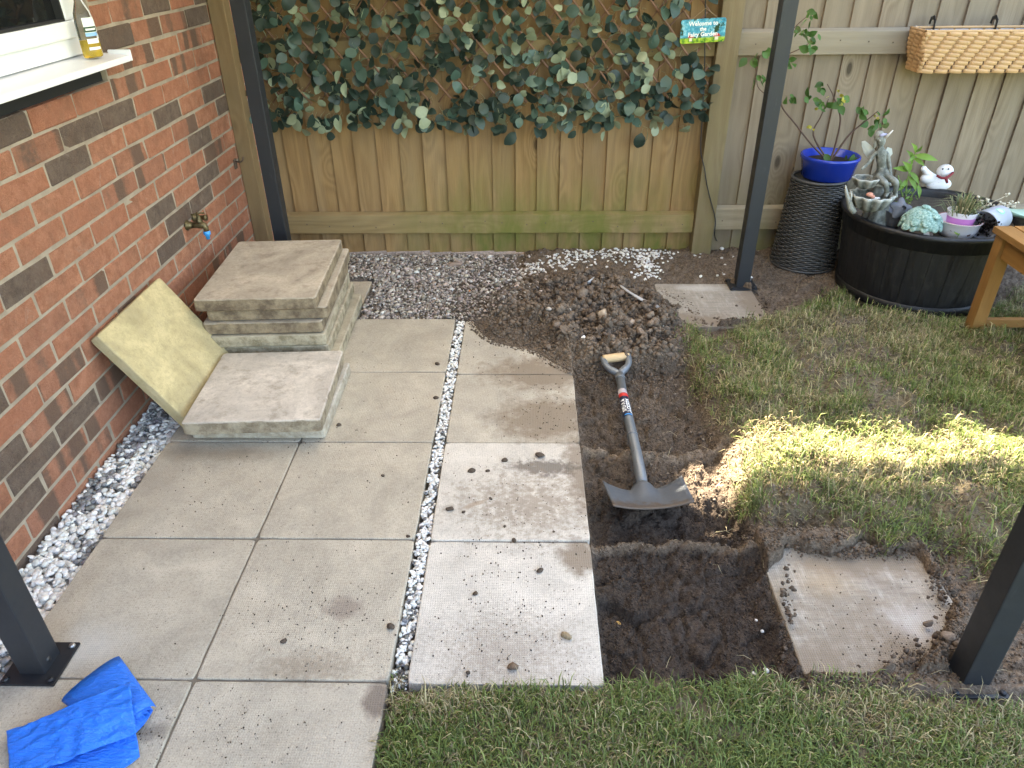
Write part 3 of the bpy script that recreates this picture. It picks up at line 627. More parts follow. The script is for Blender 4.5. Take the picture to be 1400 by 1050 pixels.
def grasscol(n, dryf, g):
    gr = np.array([0.095, 0.15, 0.032]); g2 = np.array([0.21, 0.25, 0.075]); st = np.array([0.50, 0.43, 0.24]); br = np.array([0.22, 0.165, 0.09])
    u = g.random((n, 1)); c = gr*(1-u)+g2*u
    d = (g.random(n) < dryf)[:, None]; v = g.random((n, 1)); c = np.where(d, st*(1-v)+br*v, c)
    return c*g.uniform(0.55, 1.35, (n, 1))
g = np.random.default_rng(99)
n = 240000; x = g.uniform(1.82, 3.85, n); y = g.uniform(-0.45, 1.85, n)
jj, ii = cell(x, y)
pix = np.array([0, 0]); den = turfb[jj, ii]*np.clip(fbm(x*7, y*7, 81)*3.2-0.88, 0.08, 1.0)
def px_blob(x, y, px, py, rx, ry):
    q = G(px, py); qx = G(px+rx, py); qy = G(px, py+ry); return np.exp(-((x-q.x)/(qx.x-q.x))**2-((y-q.y)/(q.y-qy.y))**2)
bare = 0
for b in ((1215, 560, 40, 60, .9), (1185, 490, 30, 40, .75), (1240, 600, 30, 20, .7), (985, 600, 40, 40, .85), (1010, 630, 35, 30, .6), (1090, 600, 40, 22, .6), (1200, 625, 90, 16, .5), (1140, 655, 70, 22, .55), (1200, 700, 45, 22, .8), (1260, 710, 60, 18, .6), (1080, 690, 45, 18, .6), (1330, 640, 60, 14, .4), (1300, 570, 50, 14, .4)):
    bare = np.maximum(bare, b[4]*px_blob(x, y, *b[:4]))
den = den*(1-bare)*np.where(y > 1.35, 0.6, 1.0)
den = den*np.where(ONSLAB[jj, ii], 0, 1)*(1-holef[jj, ii])
k = g.random(n) < den; x, y = x[k], y[k]; n = len(x)
dryf = np.clip(0.30+0.5*(fbm(x*4, y*4, 83)-0.42)*2+0.35*px_blob(x, y, 1150, 470, 70, 40)+0.25*px_blob(x, y, 1150, 600, 200, 35), 0.06, 0.8)
h = g.uniform(0.016, 0.058, n)*np.where(g.random(n) < 0.06, 1.6, 1)*(0.75+0.5*fbm(x*7, y*7, 84))
blades('turf_grass', x, y, h, g.uniform(0.0012, 0.0036, n), grasscol(n, dryf, g), g.uniform(0.35, 0.99, n), 'rough half dry turf between the trench and the barrel planter', 1)
n = 180000; x = g.uniform(0.78, 3.4, n); y = g.uniform(-1.25, -0.38, n)
jj, ii = cell(x, y); den = lawnb[jj, ii]*np.clip(fbm(x*7, y*7, 85)*3.0-0.35, 0.12, 1); bare = 0
for b in ((945, 965, 50, 26, .95), (1010, 1003, 42, 20, .9), (940, 1035, 30, 25, .7), (1160, 985, 40, 18, .5), (1300, 965, 60, 14, .6)): bare = np.maximum(bare, b[4]*px_blob(x, y, *b[:4]))
k = g.random(n) < den*(1-bare)*np.where(y < -0.8, 0.5, 1.0)*(1-holef[jj, ii]*0.9); x, y = x[k], y[k]; n = len(x)
dryf = np.clip(0.20+0.5*(fbm(x*4, y*4, 86)-0.45)*2+0.55*px_blob(x, y, 590, 960, 80, 28)+0.25*px_blob(x, y, 1150, 970, 90, 30), 0.05, 0.85)
h = g.uniform(0.016, 0.052, n)*np.where(g.random(n) < 0.05, 1.5, 1)
blades('lawn_grass', x, y, h, g.uniform(0.0012, 0.0034, n), grasscol(n, dryf, g), g.uniform(0.35, 0.99, n), 'green lawn in front of the trench and slabs', 2)
# stray tufts: by the fence foot and hanging over the trench edge
xs, ys, hs = [], [], []
for (px, py, rx, ry, nn, hh) in ((880, 335, 45, 4, 260, 0.05), (950, 470, 14, 20, 500, 0.05), (960, 520, 14, 16, 260, 0.045), (1000, 550, 15, 8, 260, 0.06), (1025, 560, 12, 6, 140, 0.075), (1160, 565, 20, 8, 200, 0.07), (1025, 690, 14, 12, 240, 0.05), (1200, 755, 18, 12, 300, 0.05), (1310, 565, 40, 8, 260, 0.065), (1180, 405, 60, 10, 300, 0.06), (1360, 455, 40, 10, 300, 0.06), (535, 930, 10, 14, 120, 0.045), (980, 330, 40, 6, 60, 0.05), (1060, 330, 40, 6, 60, 0.05), (905, 340, 20, 5, 90, 0.09), (1210, 590, 25, 12, 120, 0.05)):
    for _ in range(nn):
        q = G(px+random.gauss(0, 0.6)*rx, py+random.gauss(0, 0.6)*ry)
        if q.y < 2.16: xs.append(q.x); ys.append(q.y); hs.append(hh*random.uniform(0.5, 1.2))
n = len(xs); x = np.array(xs); y = np.array(ys)
blades('grass_tufts', x, y, np.array(hs), g.uniform(0.0016, 0.0032, n), grasscol(n, np.where(x < 1.0, 0.8, 0.3), g), g.uniform(0.3, 0.9, n), 'longer tufts of grass at the edges of the turf and fence foot', 3)
# pulled dry straws lying about
xs, ys = [], []
for (px, py, rx, ry, nn) in ((1150, 600, 230, 120, 160), (950, 970, 380, 50, 110), (1020, 690, 30, 20, 16), (800, 440, 110, 40, 14), (600, 955, 90, 14, 90), (1170, 470, 150, 60, 140)):
    for _ in range(nn):
        q = G(px+random.gauss(0, 0.6)*rx, py+random.gauss(0, 0.6)*ry); xs.append(q.x); ys.append(q.y)
n = len(xs); x = np.array(xs); y = np.array(ys); ok = ~ONSLAB[cell(x, y)]; x, y = x[ok], y[ok]; n = len(x)
blades('dry_straws', x, y, g.uniform(0.03, 0.075, n), g.uniform(0.0009, 0.0016, n), np.array([0.5, 0.43, 0.27])*g.uniform(0.7, 1.25, (n, 1)), g.uniform(0.93, 0.995, n), 'dry straws scattered over the turf and soil', 4, z=hz(x, y)+0.012)

# ---------------------------------------------------------------- the house wall
house = thing('brick_house', 'red and brown brick house wall with white window and sill', 'house', (WALL_X, 0.5, -0.1))
def under(o, parent): o.parent = parent; o.matrix_parent_inverse = Matrix.Translation(-Vector(parent.location)); return o
def sub(o, part): o.parent = part; return o
t = NT('mortar'); p = t.pos(); nz = t.noise(p, 130, 5, 0.7)
M_mortar = t.fin(t.ramp(t.noise(p, 14, 5), [(0.3, (0.27, 0.22, 0.17)), (0.7, (0.40, 0.34, 0.265))]), 0.95, t.bump(nz, 0.7, 0.004), 0.15)
def mat_brick(name, a, b, c2, stripe=0.0, dark=(0.10, 0.075, 0.062)):
    t = NT(name); co = t.jitter(t.objco(), 17)
    c = t.mix(t.maprange(t.noise(co, 26, 7, 0.75), 0.32, 0.68), [x*0.72 for x in a], b)
    c = t.mix(t.math('MULTIPLY', t.rnd(), 0.6), c, c2)
    c = t.mix(t.math('MULTIPLY', t.maprange(t.noise(co, 9, 5, 0.7), 0.5, 0.7), 0.4), c, (0.17, 0.095, 0.065))
    c = t.mix(t.math('MULTIPLY', t.maprange(t.noise(co, 13, 6, 0.75, 1.0), 0.60, 0.75), 0.45), c, (0.46, 0.36, 0.29))
    gr = t.noise(co, 190, 4, 0.75)
    c = t.mix(t.math('MULTIPLY', t.maprange(gr, 0.55, 0.75), 0.55), c, [x*0.45 for x in a])
    c = t.mix(t.math('MULTIPLY', t.maprange(gr, 0.42, 0.25), 0.35), c, [min(1, x*1.5+0.04) for x in b])
    if stripe:
        y = t.n('SeparateXYZ', {'Vector': co}).outputs[1]
        cc = t.n('CombineXYZ', {'X': y, 'Y': t.math('MULTIPLY', t.rnd(), 40)}).outputs[0]
        s_ = t.noise(cc, 10, 1.5, 0.4)
        s_ = t.math('ADD', s_, t.math('MULTIPLY', t.math('SUBTRACT', t.noise(co, 60, 4), 0.5), 0.09))
        c = t.mix(t.math('MULTIPLY', t.maprange(s_, 0.50, 0.56), stripe), c, dark)
    h = t.math('ADD', t.math('MULTIPLY', t.noise(co, 45, 5, 0.7), 1.0), t.math('MULTIPLY', gr, 0.9))
    return t.fin(c, 0.92, t.bump(h, 1.0, 0.009), 0.2)
M_bred = mat_brick('brick_red', (0.45, 0.18, 0.105), (0.56, 0.27, 0.17), (0.42, 0.165, 0.10))
M_bmix = mat_brick('brick_streaked', (0.43, 0.175, 0.105), (0.52, 0.25, 0.16), (0.37, 0.165, 0.11), 0.85, (0.15, 0.105, 0.08))
M_bdark = mat_brick('brick_dark', (0.165, 0.118, 0.093), (0.23, 0.168, 0.132), (0.14, 0.10, 0.08))
BL, BH, BT = 0.2385, 0.0745, 0.100       # brick pitch along and up the wall
ZJ = 0.902                               # a bed joint seen in the picture
def brick_mesh(seed, ln, m):
    bm = bmesh.new(); bmesh.ops.create_cube(bm, size=1.0)
    bmesh.ops.scale(bm, vec=(0.05, ln, BH-0.0092), verts=bm.verts)
    bmesh.ops.bevel(bm, geom=[e for e in bm.edges], offset=0.0035, segments=1, affect='EDGES')
    g_ = random.Random(seed)
    for v in bm.verts: v.co += Vector((g_.uniform(-.0016, .0016), g_.uniform(-.0026, .0026), g_.uniform(-.0020, .0020)))
    me = bpy.data.meshes.new('brick'); bm.to_mesh(me); bm.free(); me.materials.append(m); return me
BMESH = {(k, i): brick_mesh(i*7+k, BL-0.0092, (M_bred, M_bmix, M_bdark)[k]) for k in range(3) for i in range(9)}
WY0, WY1, WZ0, WZ1 = -0.9, 2.40, ZJ-14*BH, ZJ+10*BH
WIN_Y1, WIN_Z0 = 1.045, 1.130
wall = MB().box((WALL_X-0.0305, (WY0+WIN_Y1)/2, (WZ0+1.046)/2), (0.055, WIN_Y1-WY0, 1.046-WZ0)).box((WALL_X-0.0305, (WY1+WIN_Y1)/2, (WZ0+WZ1)/2), (0.055, WY1-WIN_Y1, WZ1-WZ0)).build('wall', M_mortar, None)
under(wall, house)
darkpx = [(25, 180), (85, 228), (152, 155), (225, 155), (160, 42), (255, 20), (291, 122), (303, 148), (275, 197), (222, 291), (252, 300), (232, 335), (297, 225), (282, 262), (33, 390), (15, 170), (90, 575), (20, 640), (290, 268), (10, 560), (47, 740), (25, 720), (75, 610)]
mixpx = [(190, 62), (205, 78), (240, 80), (225, 20), (180, 100), (50, 215), (190, 240), (175, 270), (250, 170), (135, 395), (110, 480), (95, 520), (140, 530), (60, 560), (150, 560), (70, 640), (235, 40), (275, 60), (60, 690), (120, 640), (200, 390), (270, 30), (240, 100), (210, 50)]
dk = [(q.y, q.z) for q in (PL(a, b, 0, WALL_X) for a, b in darkpx)]; mx = [(q.y, q.z) for q in (PL(a, b, 0, WALL_X) for a, b in mixpx)]
nb = 0
for r in range(-14, 10):
    zc = ZJ+(r+0.5)*BH
    off = 0.572 if r % 2 else 0.572+BL/2
    k0 = int(math.floor((WY0-off)/BL))
    for k in range(k0, k0+16):
        ya = off+k*BL; yb = ya+BL; yc = (ya+yb)/2; sy = 1.0
        if yc > WY1 or yc < WY0+0.1: continue
        if zc > 1.062:
            if yb < WIN_Y1+0.05: continue
            if ya < WIN_Y1: ya = WIN_Y1+0.004; yc = (ya+yb)/2; sy = (yb-ya-0.006)/(BL-0.0115)
        tone = 0
        if any(abs(yc-a) < BL*0.5 and abs(zc-b) < BH*0.5 for a, b in dk): tone = 2
        elif any(abs(yc-a) < BL*0.5 and abs(zc-b) < BH*0.5 for a, b in mx): tone = 1
        else:
            u = random.random(); tone = 2 if (u < 0.04) else (1 if u < 0.12 else 0)
        o = bpy.data.objects.new('brick', BMESH[(tone, random.randrange(9))]); C.objects.link(o); o.parent = wall
        o.location = Vector((WALL_X-0.025+random.uniform(-0.0015, 0.0015), yc+random.uniform(-0.001, 0.001), zc+random.uniform(-0.0012, 0.0012)))
        o.rotation_euler = (random.uniform(-0.006, 0.006), random.choice((0, math.pi)), random.uniform(-0.006, 0.006)); o.scale = (1, sy, 1); nb += 1
# house body: the rest of this wall (too far up to tell its bricks apart in the photograph), roof and eaves
t = NT('brickwork'); co = t.objco(); bt = t.n('TexBrick', {'Vector': t.n('CombineXYZ', {'X': t.n('SeparateXYZ', {'Vector': co}).outputs[1], 'Y': t.n('SeparateXYZ', {'Vector': co}).outputs[2]}).outputs[0], 'Color1': (0.38, 0.125, 0.065), 'Color2': (0.16, 0.10, 0.075), 'Mortar': (0.38, 0.34, 0.28), 'Scale': 1.0, 'Mortar Size': 0.006, 'Brick Width': BL, 'Row Height': BH})
M_brickwork = t.fin(bt.outputs[0], 0.9, None, 0.2)
HE = 4.0
hb = MB()
hb.box((WALL_X-0.035, -3.45, 1.3), (0.05, 5.1, 2.9)); hb.box((WALL_X-0.035, 6.6, 1.3), (0.05, 8.4, 2.9))
hb.box((WALL_X-0.035, 2.4, (2.75+HE)/2), (0.05, 16.8, HE-2.75)); hb.box((WALL_X-0.035, 1.72, 2.2), (0.05, 1.36, 1.1)); hb.box((WALL_X-0.035, -0.4, 2.45), (0.05, 1.0, 0.6))
hb.box((WALL_X-3.2, 10.8, 2.0), (6.3, 0.05, 4.2)); hb.box((WALL_X-3.2, -6.0, 2.0), (6.3, 0.05, 4.2)); hb.box((WALL_X-6.3, 2.4, 2.0), (0.05, 16.8, 4.2))
under(hb.build('brickwork', M_brickwork), house)
M_tile = simple('roof_tile', (0.10, 0.075, 0.065), 0.8)
rf = MB(); EX = -0.08
rf.add([(EX, -6.3, HE-0.05), (EX, 11.1, HE-0.05), (-3.3, 11.1, HE+1.7), (-3.3, -6.3, HE+1.7), (-6.8, 11.1, HE-0.05), (-6.8, -6.3, HE-0.05)], [(0, 1, 2, 3), (3, 2, 4, 5), (0, 5, 4, 1), (1, 4, 2), (0, 3, 5)])
under(rf.build('roof', M_tile), house)
# window
M_upvc = simple('white_upvc', (0.80, 0.81, 0.82), 0.28, 0.03, 0.03, 30)
t = NT('window_glass'); M_glass = t.fin((0.012, 0.013, 0.014), 0.03, t.bump(t.noise(t.objco(), 4, 2), 0.04, 0.01), 0.8)
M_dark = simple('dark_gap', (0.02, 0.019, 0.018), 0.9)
WY_L = -0.30; wx = WALL_X-0.058
win = MB(); zt = 2.14
win.box((wx, (WY_L+WIN_Y1)/2, WIN_Z0+0.030), (0.05, WIN_Y1-WY_L-0.02, 0.052)); win.box((wx, WIN_Y1-0.040, (WIN_Z0+zt)/2+0.03), (0.05, 0.052, zt-WIN_Z0-0.06)); win.box((wx, WY_L+0.04, (WIN_Z0+zt)/2+0.03), (0.05, 0.052, zt-WIN_Z0-0.06)); win.box((wx, (WY_L+WIN_Y1)/2, zt-0.0), (0.05, WIN_Y1-WY_L-0.02, 0.052))
window = under(win.build('window', M_upvc, None, 0.004), house)
sash = MB(); sx = wx+0.016; a, b, c, d = WY_L+0.066, WIN_Y1-0.067, WIN_Z0+0.057, zt-0.027; wd = 0.048
sash.box((sx, (a+b)/2, c+wd/2), (0.05, b-a, wd)); sash.box((sx, (a+b)/2, d-wd/2), (0.05, b-a, wd)); sash.box((sx, a+wd/2, (c+d)/2), (0.05, wd, d-c-2*wd-0.002)); sash.box((sx, b-wd/2, (c+d)/2), (0.05, wd, d-c-2*wd-0.002))
sash.build('frame', M_upvc, window, 0.006)
MB().box((sx-0.006, (a+b)/2, (c+d)/2), (0.008, b-a-2*wd+0.012, d-c-2*wd+0.012)).build('pane', M_glass, window)
gk = MB()
for (yy, zz, ly, lz) in (((a+b)/2, c+wd+0.003, b-a-2*wd, 0.006), (b-wd-0.003, (c+d)/2, 0.006, d-c-2*wd), (a+wd+0.003, (c+d)/2, 0.006, d-c-2*wd)): gk.box((sx+0.004, yy, zz), (0.034, ly, lz))
gk.build('gasket', M_dark, window)
sl_ = MB()
sl_.add([(wx-0.02, WY_L-0.1, WIN_Z0+0.004), (-0.097, WY_L-0.1, WIN_Z0-0.010), (-0.097, WY_L-0.1, WIN_Z0-0.029), (wx-0.02, WY_L-0.1, WIN_Z0-0.012), (wx-0.02, 1.075, WIN_Z0+0.004), (-0.097, 1.075, WIN_Z0-0.010), (-0.097, 1.075, WIN_Z0-0.029), (wx-0.02, 1.075, WIN_Z0-0.012)], [(0, 1, 5, 4), (1, 2, 6, 5), (2, 3, 7, 6), (3, 0, 4, 7), (0, 3, 2, 1), (4, 5, 6, 7)])
sl_.box((-0.13, 1.0795, WIN_Z0-0.011), (0.075, 0.008, 0.034))
sub(sl_.build('sill', M_upvc, None, 0.003), window)
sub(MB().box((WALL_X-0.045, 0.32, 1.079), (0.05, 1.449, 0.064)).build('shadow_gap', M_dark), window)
for ch in window.children: ch.matrix_parent_inverse = Matrix.Identity(4)

# bottle of washing up liquid on the sill
q = Vector((-0.150, 0.955, WIN_Z0+0.0008))
bot = thing('bottle', 'clear bottle of amber liquid with white cap standing on the window sill', 'bottle', q, (0, 0, -0.45))
M_clear = NT('clear_plastic').fin((0.97, 0.98, 0.98), 0.04, Transmission_Weight=1.0, IOR=1.25)
t = NT('amber_liquid'); M_amber = t.fin((0.86, 0.62, 0.10), 0.1, Transmission_Weight=0.55, IOR=1.33)
def oval(mb, prof, ax=1.0, ay=0.62, n=28): 
    b0 = len(mb.v); mb.lathe(prof, n); 
    for i in range(b0, len(mb.v)): x_, y_, z_ = mb.v[i]; mb.v[i] = (x_*ay, y_*ax, z_)
    return mb
oval(MB(), [(0.001, 0.0), (0.029, 0.0), (0.032, 0.004), (0.0325, 0.06), (0.031, 0.10), (0.027, 0.125), (0.017, 0.148), (0.0125, 0.158), (0.0125, 0.166)]).build('body', M_clear, bot)
oval(MB(), [(0.001, 0.002), (0.0285, 0.002), (0.0305, 0.005), (0.0308, 0.050), (0.001, 0.0505)]).build('liquid', M_amber, bot)
MB().lathe([(0.001, 0.200), (0.0095, 0.200), (0.012, 0.196), (0.0135, 0.166), (0.0135, 0.1655), (0.001, 0.1655)], 20).build('cap', simple('white_plastic', (0.82, 0.82, 0.80), 0.35), bot)
def labelpatch(mb, z0, z1, half, inset=0.0006, n=8, ax=0.0327, ay=0.0203, taper=0):
    V = []; 
    for zz in (z0, z1):
        for k in range(n+1):
            th = -half+2*half*k/n; V.append(((ay+inset)*math.cos(th), (ax+inset)*math.sin(th), zz))
    return mb.add(V, [(k, k+1, n+2+k, n+1+k) for k in range(n)], True)
ang = 0.25
lb = [('label', 0.070, 0.112, 0.62, (0.80, 0.86, 0.80), 0.0006), ('label_band', 0.0605, 0.0705, 0.62, (0.25, 0.48, 0.80), 0.0008), ('label_strip', 0.040, 0.0535, 0.62, (0.85, 0.86, 0.84), 0.0007), ('label_foot', 0.022, 0.030, 0.62, (0.85, 0.86, 0.84), 0.0007)]
for nm, z0, z1, hf, col, ins in lb: labelpatch(MB(), z0, z1, hf, ins).build(nm, simple(nm+'_paper', col, 0.5, 0.03, 0.02), bot)
labelpatch(MB(), 0.072, 0.087, 0.66, 0.0012).build('label_badge', simple('badge_green', (0.02, 0.06, 0.035), 0.5), bot)
labelpatch(MB(), 0.077, 0.0825, 0.5, 0.0016).build('label_lettering', simple('badge_white', (0.75, 0.77, 0.75), 0.5), bot)

# brass garden tap on the wall
q = PL(255, 308, 0, WALL_X); tap = thing('garden_tap', 'tarnished brass garden tap with blue hose connector on brick wall', 'tap', (WALL_X, q.y, q.z)); tap.scale = (0.85, 0.85, 0.85)
t = NT('tarnished_brass'); nz = t.noise(t.objco(), 90, 5, 0.7)
M_brass = t.fin(t.ramp(nz, [(0.3, (0.05, 0.04, 0.02)), (0.55, (0.15, 0.115, 0.055)), (0.75, (0.20, 0.20, 0.15))]), 0.5, t.bump(nz, 0.3, 0.002), metal=0.7)
M_bluep = simple('blue_plastic', (0.03, 0.30, 0.72), 0.4, 0.05, 0.02)
MB().lathe([(0.001, 0), (0.024, 0), (0.025, 0.006), (0.017, 0.012), (0.0145, 0.03), (0.001, 0.031)], 20).build('wall_plate', M_brass, tap, rot=(0, R_(90), 0))
MB().tube([(0.025, 0, 0), (0.05, 0, 0), (0.075, 0, 0.002), (0.085, 0, -0.003), (0.090, 0, -0.014), (0.090, 0, -0.032)], [0.0135, 0.014, 0.018, 0.016, 0.013, 0.0125], 14).build('spout', M_brass, tap)
MB().lathe([(0.001, 0.0), (0.015, 0.0), (0.016, 0.012), (0.011, 0.02), (0.0075, 0.03), (0.0075, 0.042), (0.001, 0.043)], 14).build('bonnet', M_brass, tap, loc=(0.066, 0, 0.012))
hd = MB()
for k in range(2):
    a = k*math.pi/2+0.5; dx, dy = math.cos(a), math.sin(a)
    hd.tube([(-0.030*dx, -0.030*dy, 0), (-0.012*dx, -0.012*dy, 0.003), (0.012*dx, 0.012*dy, 0.003), (0.030*dx, 0.030*dy, 0)], [0.005, 0.0035, 0.0035, 0.005], 8)
hd.build('handle', M_brass, tap, loc=(0.066, 0, 0.055))
MB().lathe([(0.0135, 0), (0.0165, -0.003), (0.0165, -0.018), (0.011, -0.022), (0.009, -0.040), (0.001, -0.040)], 14).build('hose_connector', M_bluep, tap, loc=(0.090, 0, -0.028))
q2 = PL(266, 296, 0, WALL_X)
MB().lathe([(0.001, 0), (0.020, 0), (0.021, 0.008), (0.013, 0.012), (0.011, 0.05), (0.014, 0.052), (0.014, 0.066), (0.001, 0.067)], 16).build('check_valve', M_brass, tap, loc=(0, q2.y-q.y, q2.z-q.z), rot=(0, R_(90), 0))
q = PL(321, 224, 0, WALL_X); clip_ = thing('wall_bracket', 'small rusty metal hook fixed to the bricks beside the fence post', 'hook', (WALL_X, q.y, q.z))
M_rust = simple('rusty_steel', (0.12, 0.085, 0.065), 0.7, 0.3, 0.4, 200, 0.4)
MB().box((0.003, 0, 0), (0.006, 0.03, 0.045)).build('back_plate', M_rust, clip_, 0.001)
MB().tube([(0.006, 0, 0.01), (0.03, 0, 0.008), (0.042, 0, 0.018), (0.045, 0, 0.032)], 0.004, 8).build('hook', M_rust, clip_)

# ---------------------------------------------------------------- fence
M_boardL = mat_wood('fence_board_tan', (0.37, 0.225, 0.098), (0.195, 0.107, 0.044), 0.4, (0.30, 0.235, 0.15), (0.55, 0.45, 2.3, 1.0))
M_boardR = mat_wood('fence_board_grey', (0.31, 0.242, 0.168), (0.175, 0.127, 0.084), 0.45, (0.30, 0.25, 0.19), (0.45, 1.9, 2.9, 0.7))
M_railL = mat_wood('fence_rail_tan', (0.33, 0.235, 0.108), (0.21, 0.14, 0.062), 0.35, (0.29, 0.235, 0.15), (1.2, 0.45, 2.3, 0.95), axis='X')
M_railR = mat_wood('fence_rail_grey', (0.33, 0.265, 0.18), (0.21, 0.158, 0.10), 0.55, (0.36, 0.32, 0.25), (0.5, 1.9, 2.6, 0.5), axis='X')
M_post = mat_wood('fence_post_wood', (0.30, 0.235, 0.138), (0.18, 0.125, 0.066), 0.5, (0.29, 0.25, 0.18), (1.2, 1.9, 2.6, 0.8), knots=0.6)
M_postL = mat_wood('fence_post_tan', (0.31, 0.215, 0.115), (0.20, 0.13, 0.062), 0.3, (0.30, 0.25, 0.18), knots=0.5)
FTOP = 1.80
def board_mesh(wd, m, h0, h1, lean):        # feather edge: thick on one side
    V = []; n = 5
    for k in range(n+1):
        z_ = h0+(h1-h0)*k/n; o_ = random.uniform(-0.0012, 0.0012)
        for (x_, y_) in ((-wd/2, -0.013), (wd/2, -0.004), (wd/2, 0.0), (-wd/2, 0.0)): V.append((x_+o_, y_+o_*0.5, z_))
    F_ = [(k*4+i, k*4+(i+1) % 4, k*4+4+(i+1) % 4, k*4+4+i) for k in range(n) for i in range(4)]+[(0, 3, 2, 1), (n*4, n*4+1, n*4+2, n*4+3)]
    mb = MB(); mb.add(V, F_); return mb.mesh('board', m, 0.0012)
def panel(name, xa, xb, y, pitch, m_b, m_r, rails, label, zb):
    e = thing(name, label, 'fence', (xa, y, 0))
    vs_ = [board_mesh(pitch*1.16, m_b, zb, FTOP-0.03, 0) for _ in range(4)]
    n = int(round((xb-xa)/pitch)); pt = (xb-xa)/n
    for k in range(n):
        o = link('board', vs_[random.randrange(4)], e, ((k+0.5)*pt+random.uniform(-.005, .005), random.uniform(-.0015, .0015), random.uniform(-.006, .006)), (0, random.uniform(-.0025, .0025), R_(2.6)))
    for (za, zc_, dp) in rails:
        L_ = xb-xa; mb = MB(); n2 = 14; V = []
        for k in range(n2+1):
            x_ = L_*k/n2; w_ = random.uniform(-.0015, .0015)
            for (yy, zz) in ((-dp, za), (-dp, zc_), (-0.016, zc_+0.012), (-0.016, za-0.002)): V.append((x_, yy+w_, zz+w_))
        mb.add(V, [(k*4+i, k*4+(i+1) % 4, k*4+4+(i+1) % 4, k*4+4+i) for k in range(n2) for i in range(4)]+[(0, 3, 2, 1), (n2*4, n2*4+1, n2*4+2, n2*4+3)])
        mb.build('rail', m_r, e, 0.003)
    nl_ = MB()
    for k in range(n):
        for (za, zc_, dp) in rails:
            x_ = (k+0.5)*pt+random.uniform(-.02, .02); nl_.box((x_, -dp-0.0006, (za+zc_)/2+random.uniform(-.018, .018)), (0.0055, 0.002, 0.0055))
    tag(nl_.build('nails', bpy.data.materials['rusty_steel'], e), kind='stuff')
    MB().box(((xb-xa)/2, -0.02, FTOP-0.018), (xb-xa, 0.06, 0.03)).build('capping', m_r, e, 0.003)
    return e
fl = panel('fence', -0.098, 2.068, FENCE_Y+0.012, 0.113, M_boardL, M_railL, [(0.112, 0.208, 0.048), (0.955, 1.032, 0.048), (1.62, 1.70, 0.048)], 'tan featheredge fence panel behind the leafy trellis', -0.005)
fr = panel('fence', 2.172, 7.30, FENCE_Y+0.022, 0.128, M_boardR, M_railR, [(0.125, 0.235, 0.048), (0.958, 1.055, 0.048), (1.62, 1.71, 0.048)], 'weathered grey featheredge fence panel behind the pots', -0.005)
def post_mesh(w, d, h, m):
    mb = MB(); V = []; n = 10
    for k in range(n+1):
        z_ = -0.08+(h+0.08)*k/n; o_ = random.uniform(-.001, .001)
        for (x_, y_) in ((-w/2, -d/2), (w/2, -d/2), (w/2, d/2), (-w/2, d/2)): V.append((x_+o_, y_, z_))
    mb.add(V, [(k*4+i, k*4+(i+1) % 4, k*4+4+(i+1) % 4, k*4+4+i) for k in range(n) for i in range(4)]+[(0, 3, 2, 1), (n*4, n*4+1, n*4+2, n*4+3)])
    return mb.mesh('fence_post', m, 0.004)
tag(link('fence_post', post_mesh(0.100, 0.10, 1.84, M_post), None, (2.120, FENCE_Y-0.015, 0)), 'thick greenish wooden fence post beside the hanging sign', 'post')
tag(link('fence_post', post_mesh(0.070, 0.075, 1.84, M_postL), None, (WALL_X+0.037, 2.045, 0)), 'tan timber fence post fixed against the brick wall', 'post')
# one lost screw head and pale plugs on the boards
# ---------------------------------------------------------------- trellis with artificial leaves
tr = thing('leaf_trellis', 'expanding willow trellis covered with dark green artificial leaves on fence', 'trellis', (-0.1, FENCE_Y-0.05, 0.6))
M_stick = simple('willow_stick', (0.20, 0.105, 0.065), 0.75, 0.3, 0.4, 120)
TX0, TX1, TZ0, TZ1 = -0.085, 2.055, 0.69, 1.74
TY = FENCE_Y-0.052; SL = 1.18; SP = 0.113
def zlow(x): return TZ0+0.035*math.sin(x*2.1+0.4)*0.5+0.05*max(0, (x-1.1))
def stick(xb, sgn, y, r, mt):
    # line x = xb + sgn*(z-TZ0)/SL, clipped to the trellis
    pts = []
    for k in range(15):
        z_ = TZ0+(TZ1-TZ0)*k/14; x_ = xb+sgn*(z_-TZ0)/SL
        if TX0 <= x_ <= TX1 and z_ >= zlow(x_)+random.uniform(-0.01, 0.0): pts.append((x_+random.uniform(-.002, .002)-(-0.1), y+random.uniform(-.002, .002)-(FENCE_Y-0.05), z_-0.6))
    if len(pts) < 2: return
    MB().tube(pts, [r*random.uniform(0.85, 1.1) for _ in pts], 6).build('stick', mt, tr)
for k in range(-12, 32): stick(TX0+k*SP, -1, TY-0.018, 0.0058, M_stick)
for k in range(-12, 32): stick(TX0+k*SP+0.02, 1, TY+0.006, 0.0042, M_stick)
M_tleaf = mat_leaf('trellis_leaf', (0.047, 0.086, 0.068), (0.28, 0.33, 0.22), 0.10, 0.42, var=0.6)
def leaf_mesh(name, ln, wd, cup, m, n=5, fold=0.15, tipk=1.0, stem=0.0):
    V = []; F_ = []
    for i in range(n+1):
        u = i/n; w_ = wd*0.5*(math.sin(math.pi*min(1, u**0.92*0.98+0.01))**0.6) if tipk == 1.0 else wd*0.5*math.sin(math.pi*u**tipk)
        yb = -cup*math.sin(u*math.pi*0.9)
        V += [(-w_, -fold*w_+yb, -ln*u), (0, yb, -ln*u), (w_, -fold*w_+yb, -ln*u)]
    for i in range(n):
        a = i*3; F_ += [(a, a+3, a+4, a+1), (a+1, a+4, a+5, a+2)]
    me = bpy.data.meshes.new(name); me.from_pydata(V, [], F_); me.polygons.foreach_set('use_smooth', [True]*len(F_)); me.materials.append(m); me.update(); return me
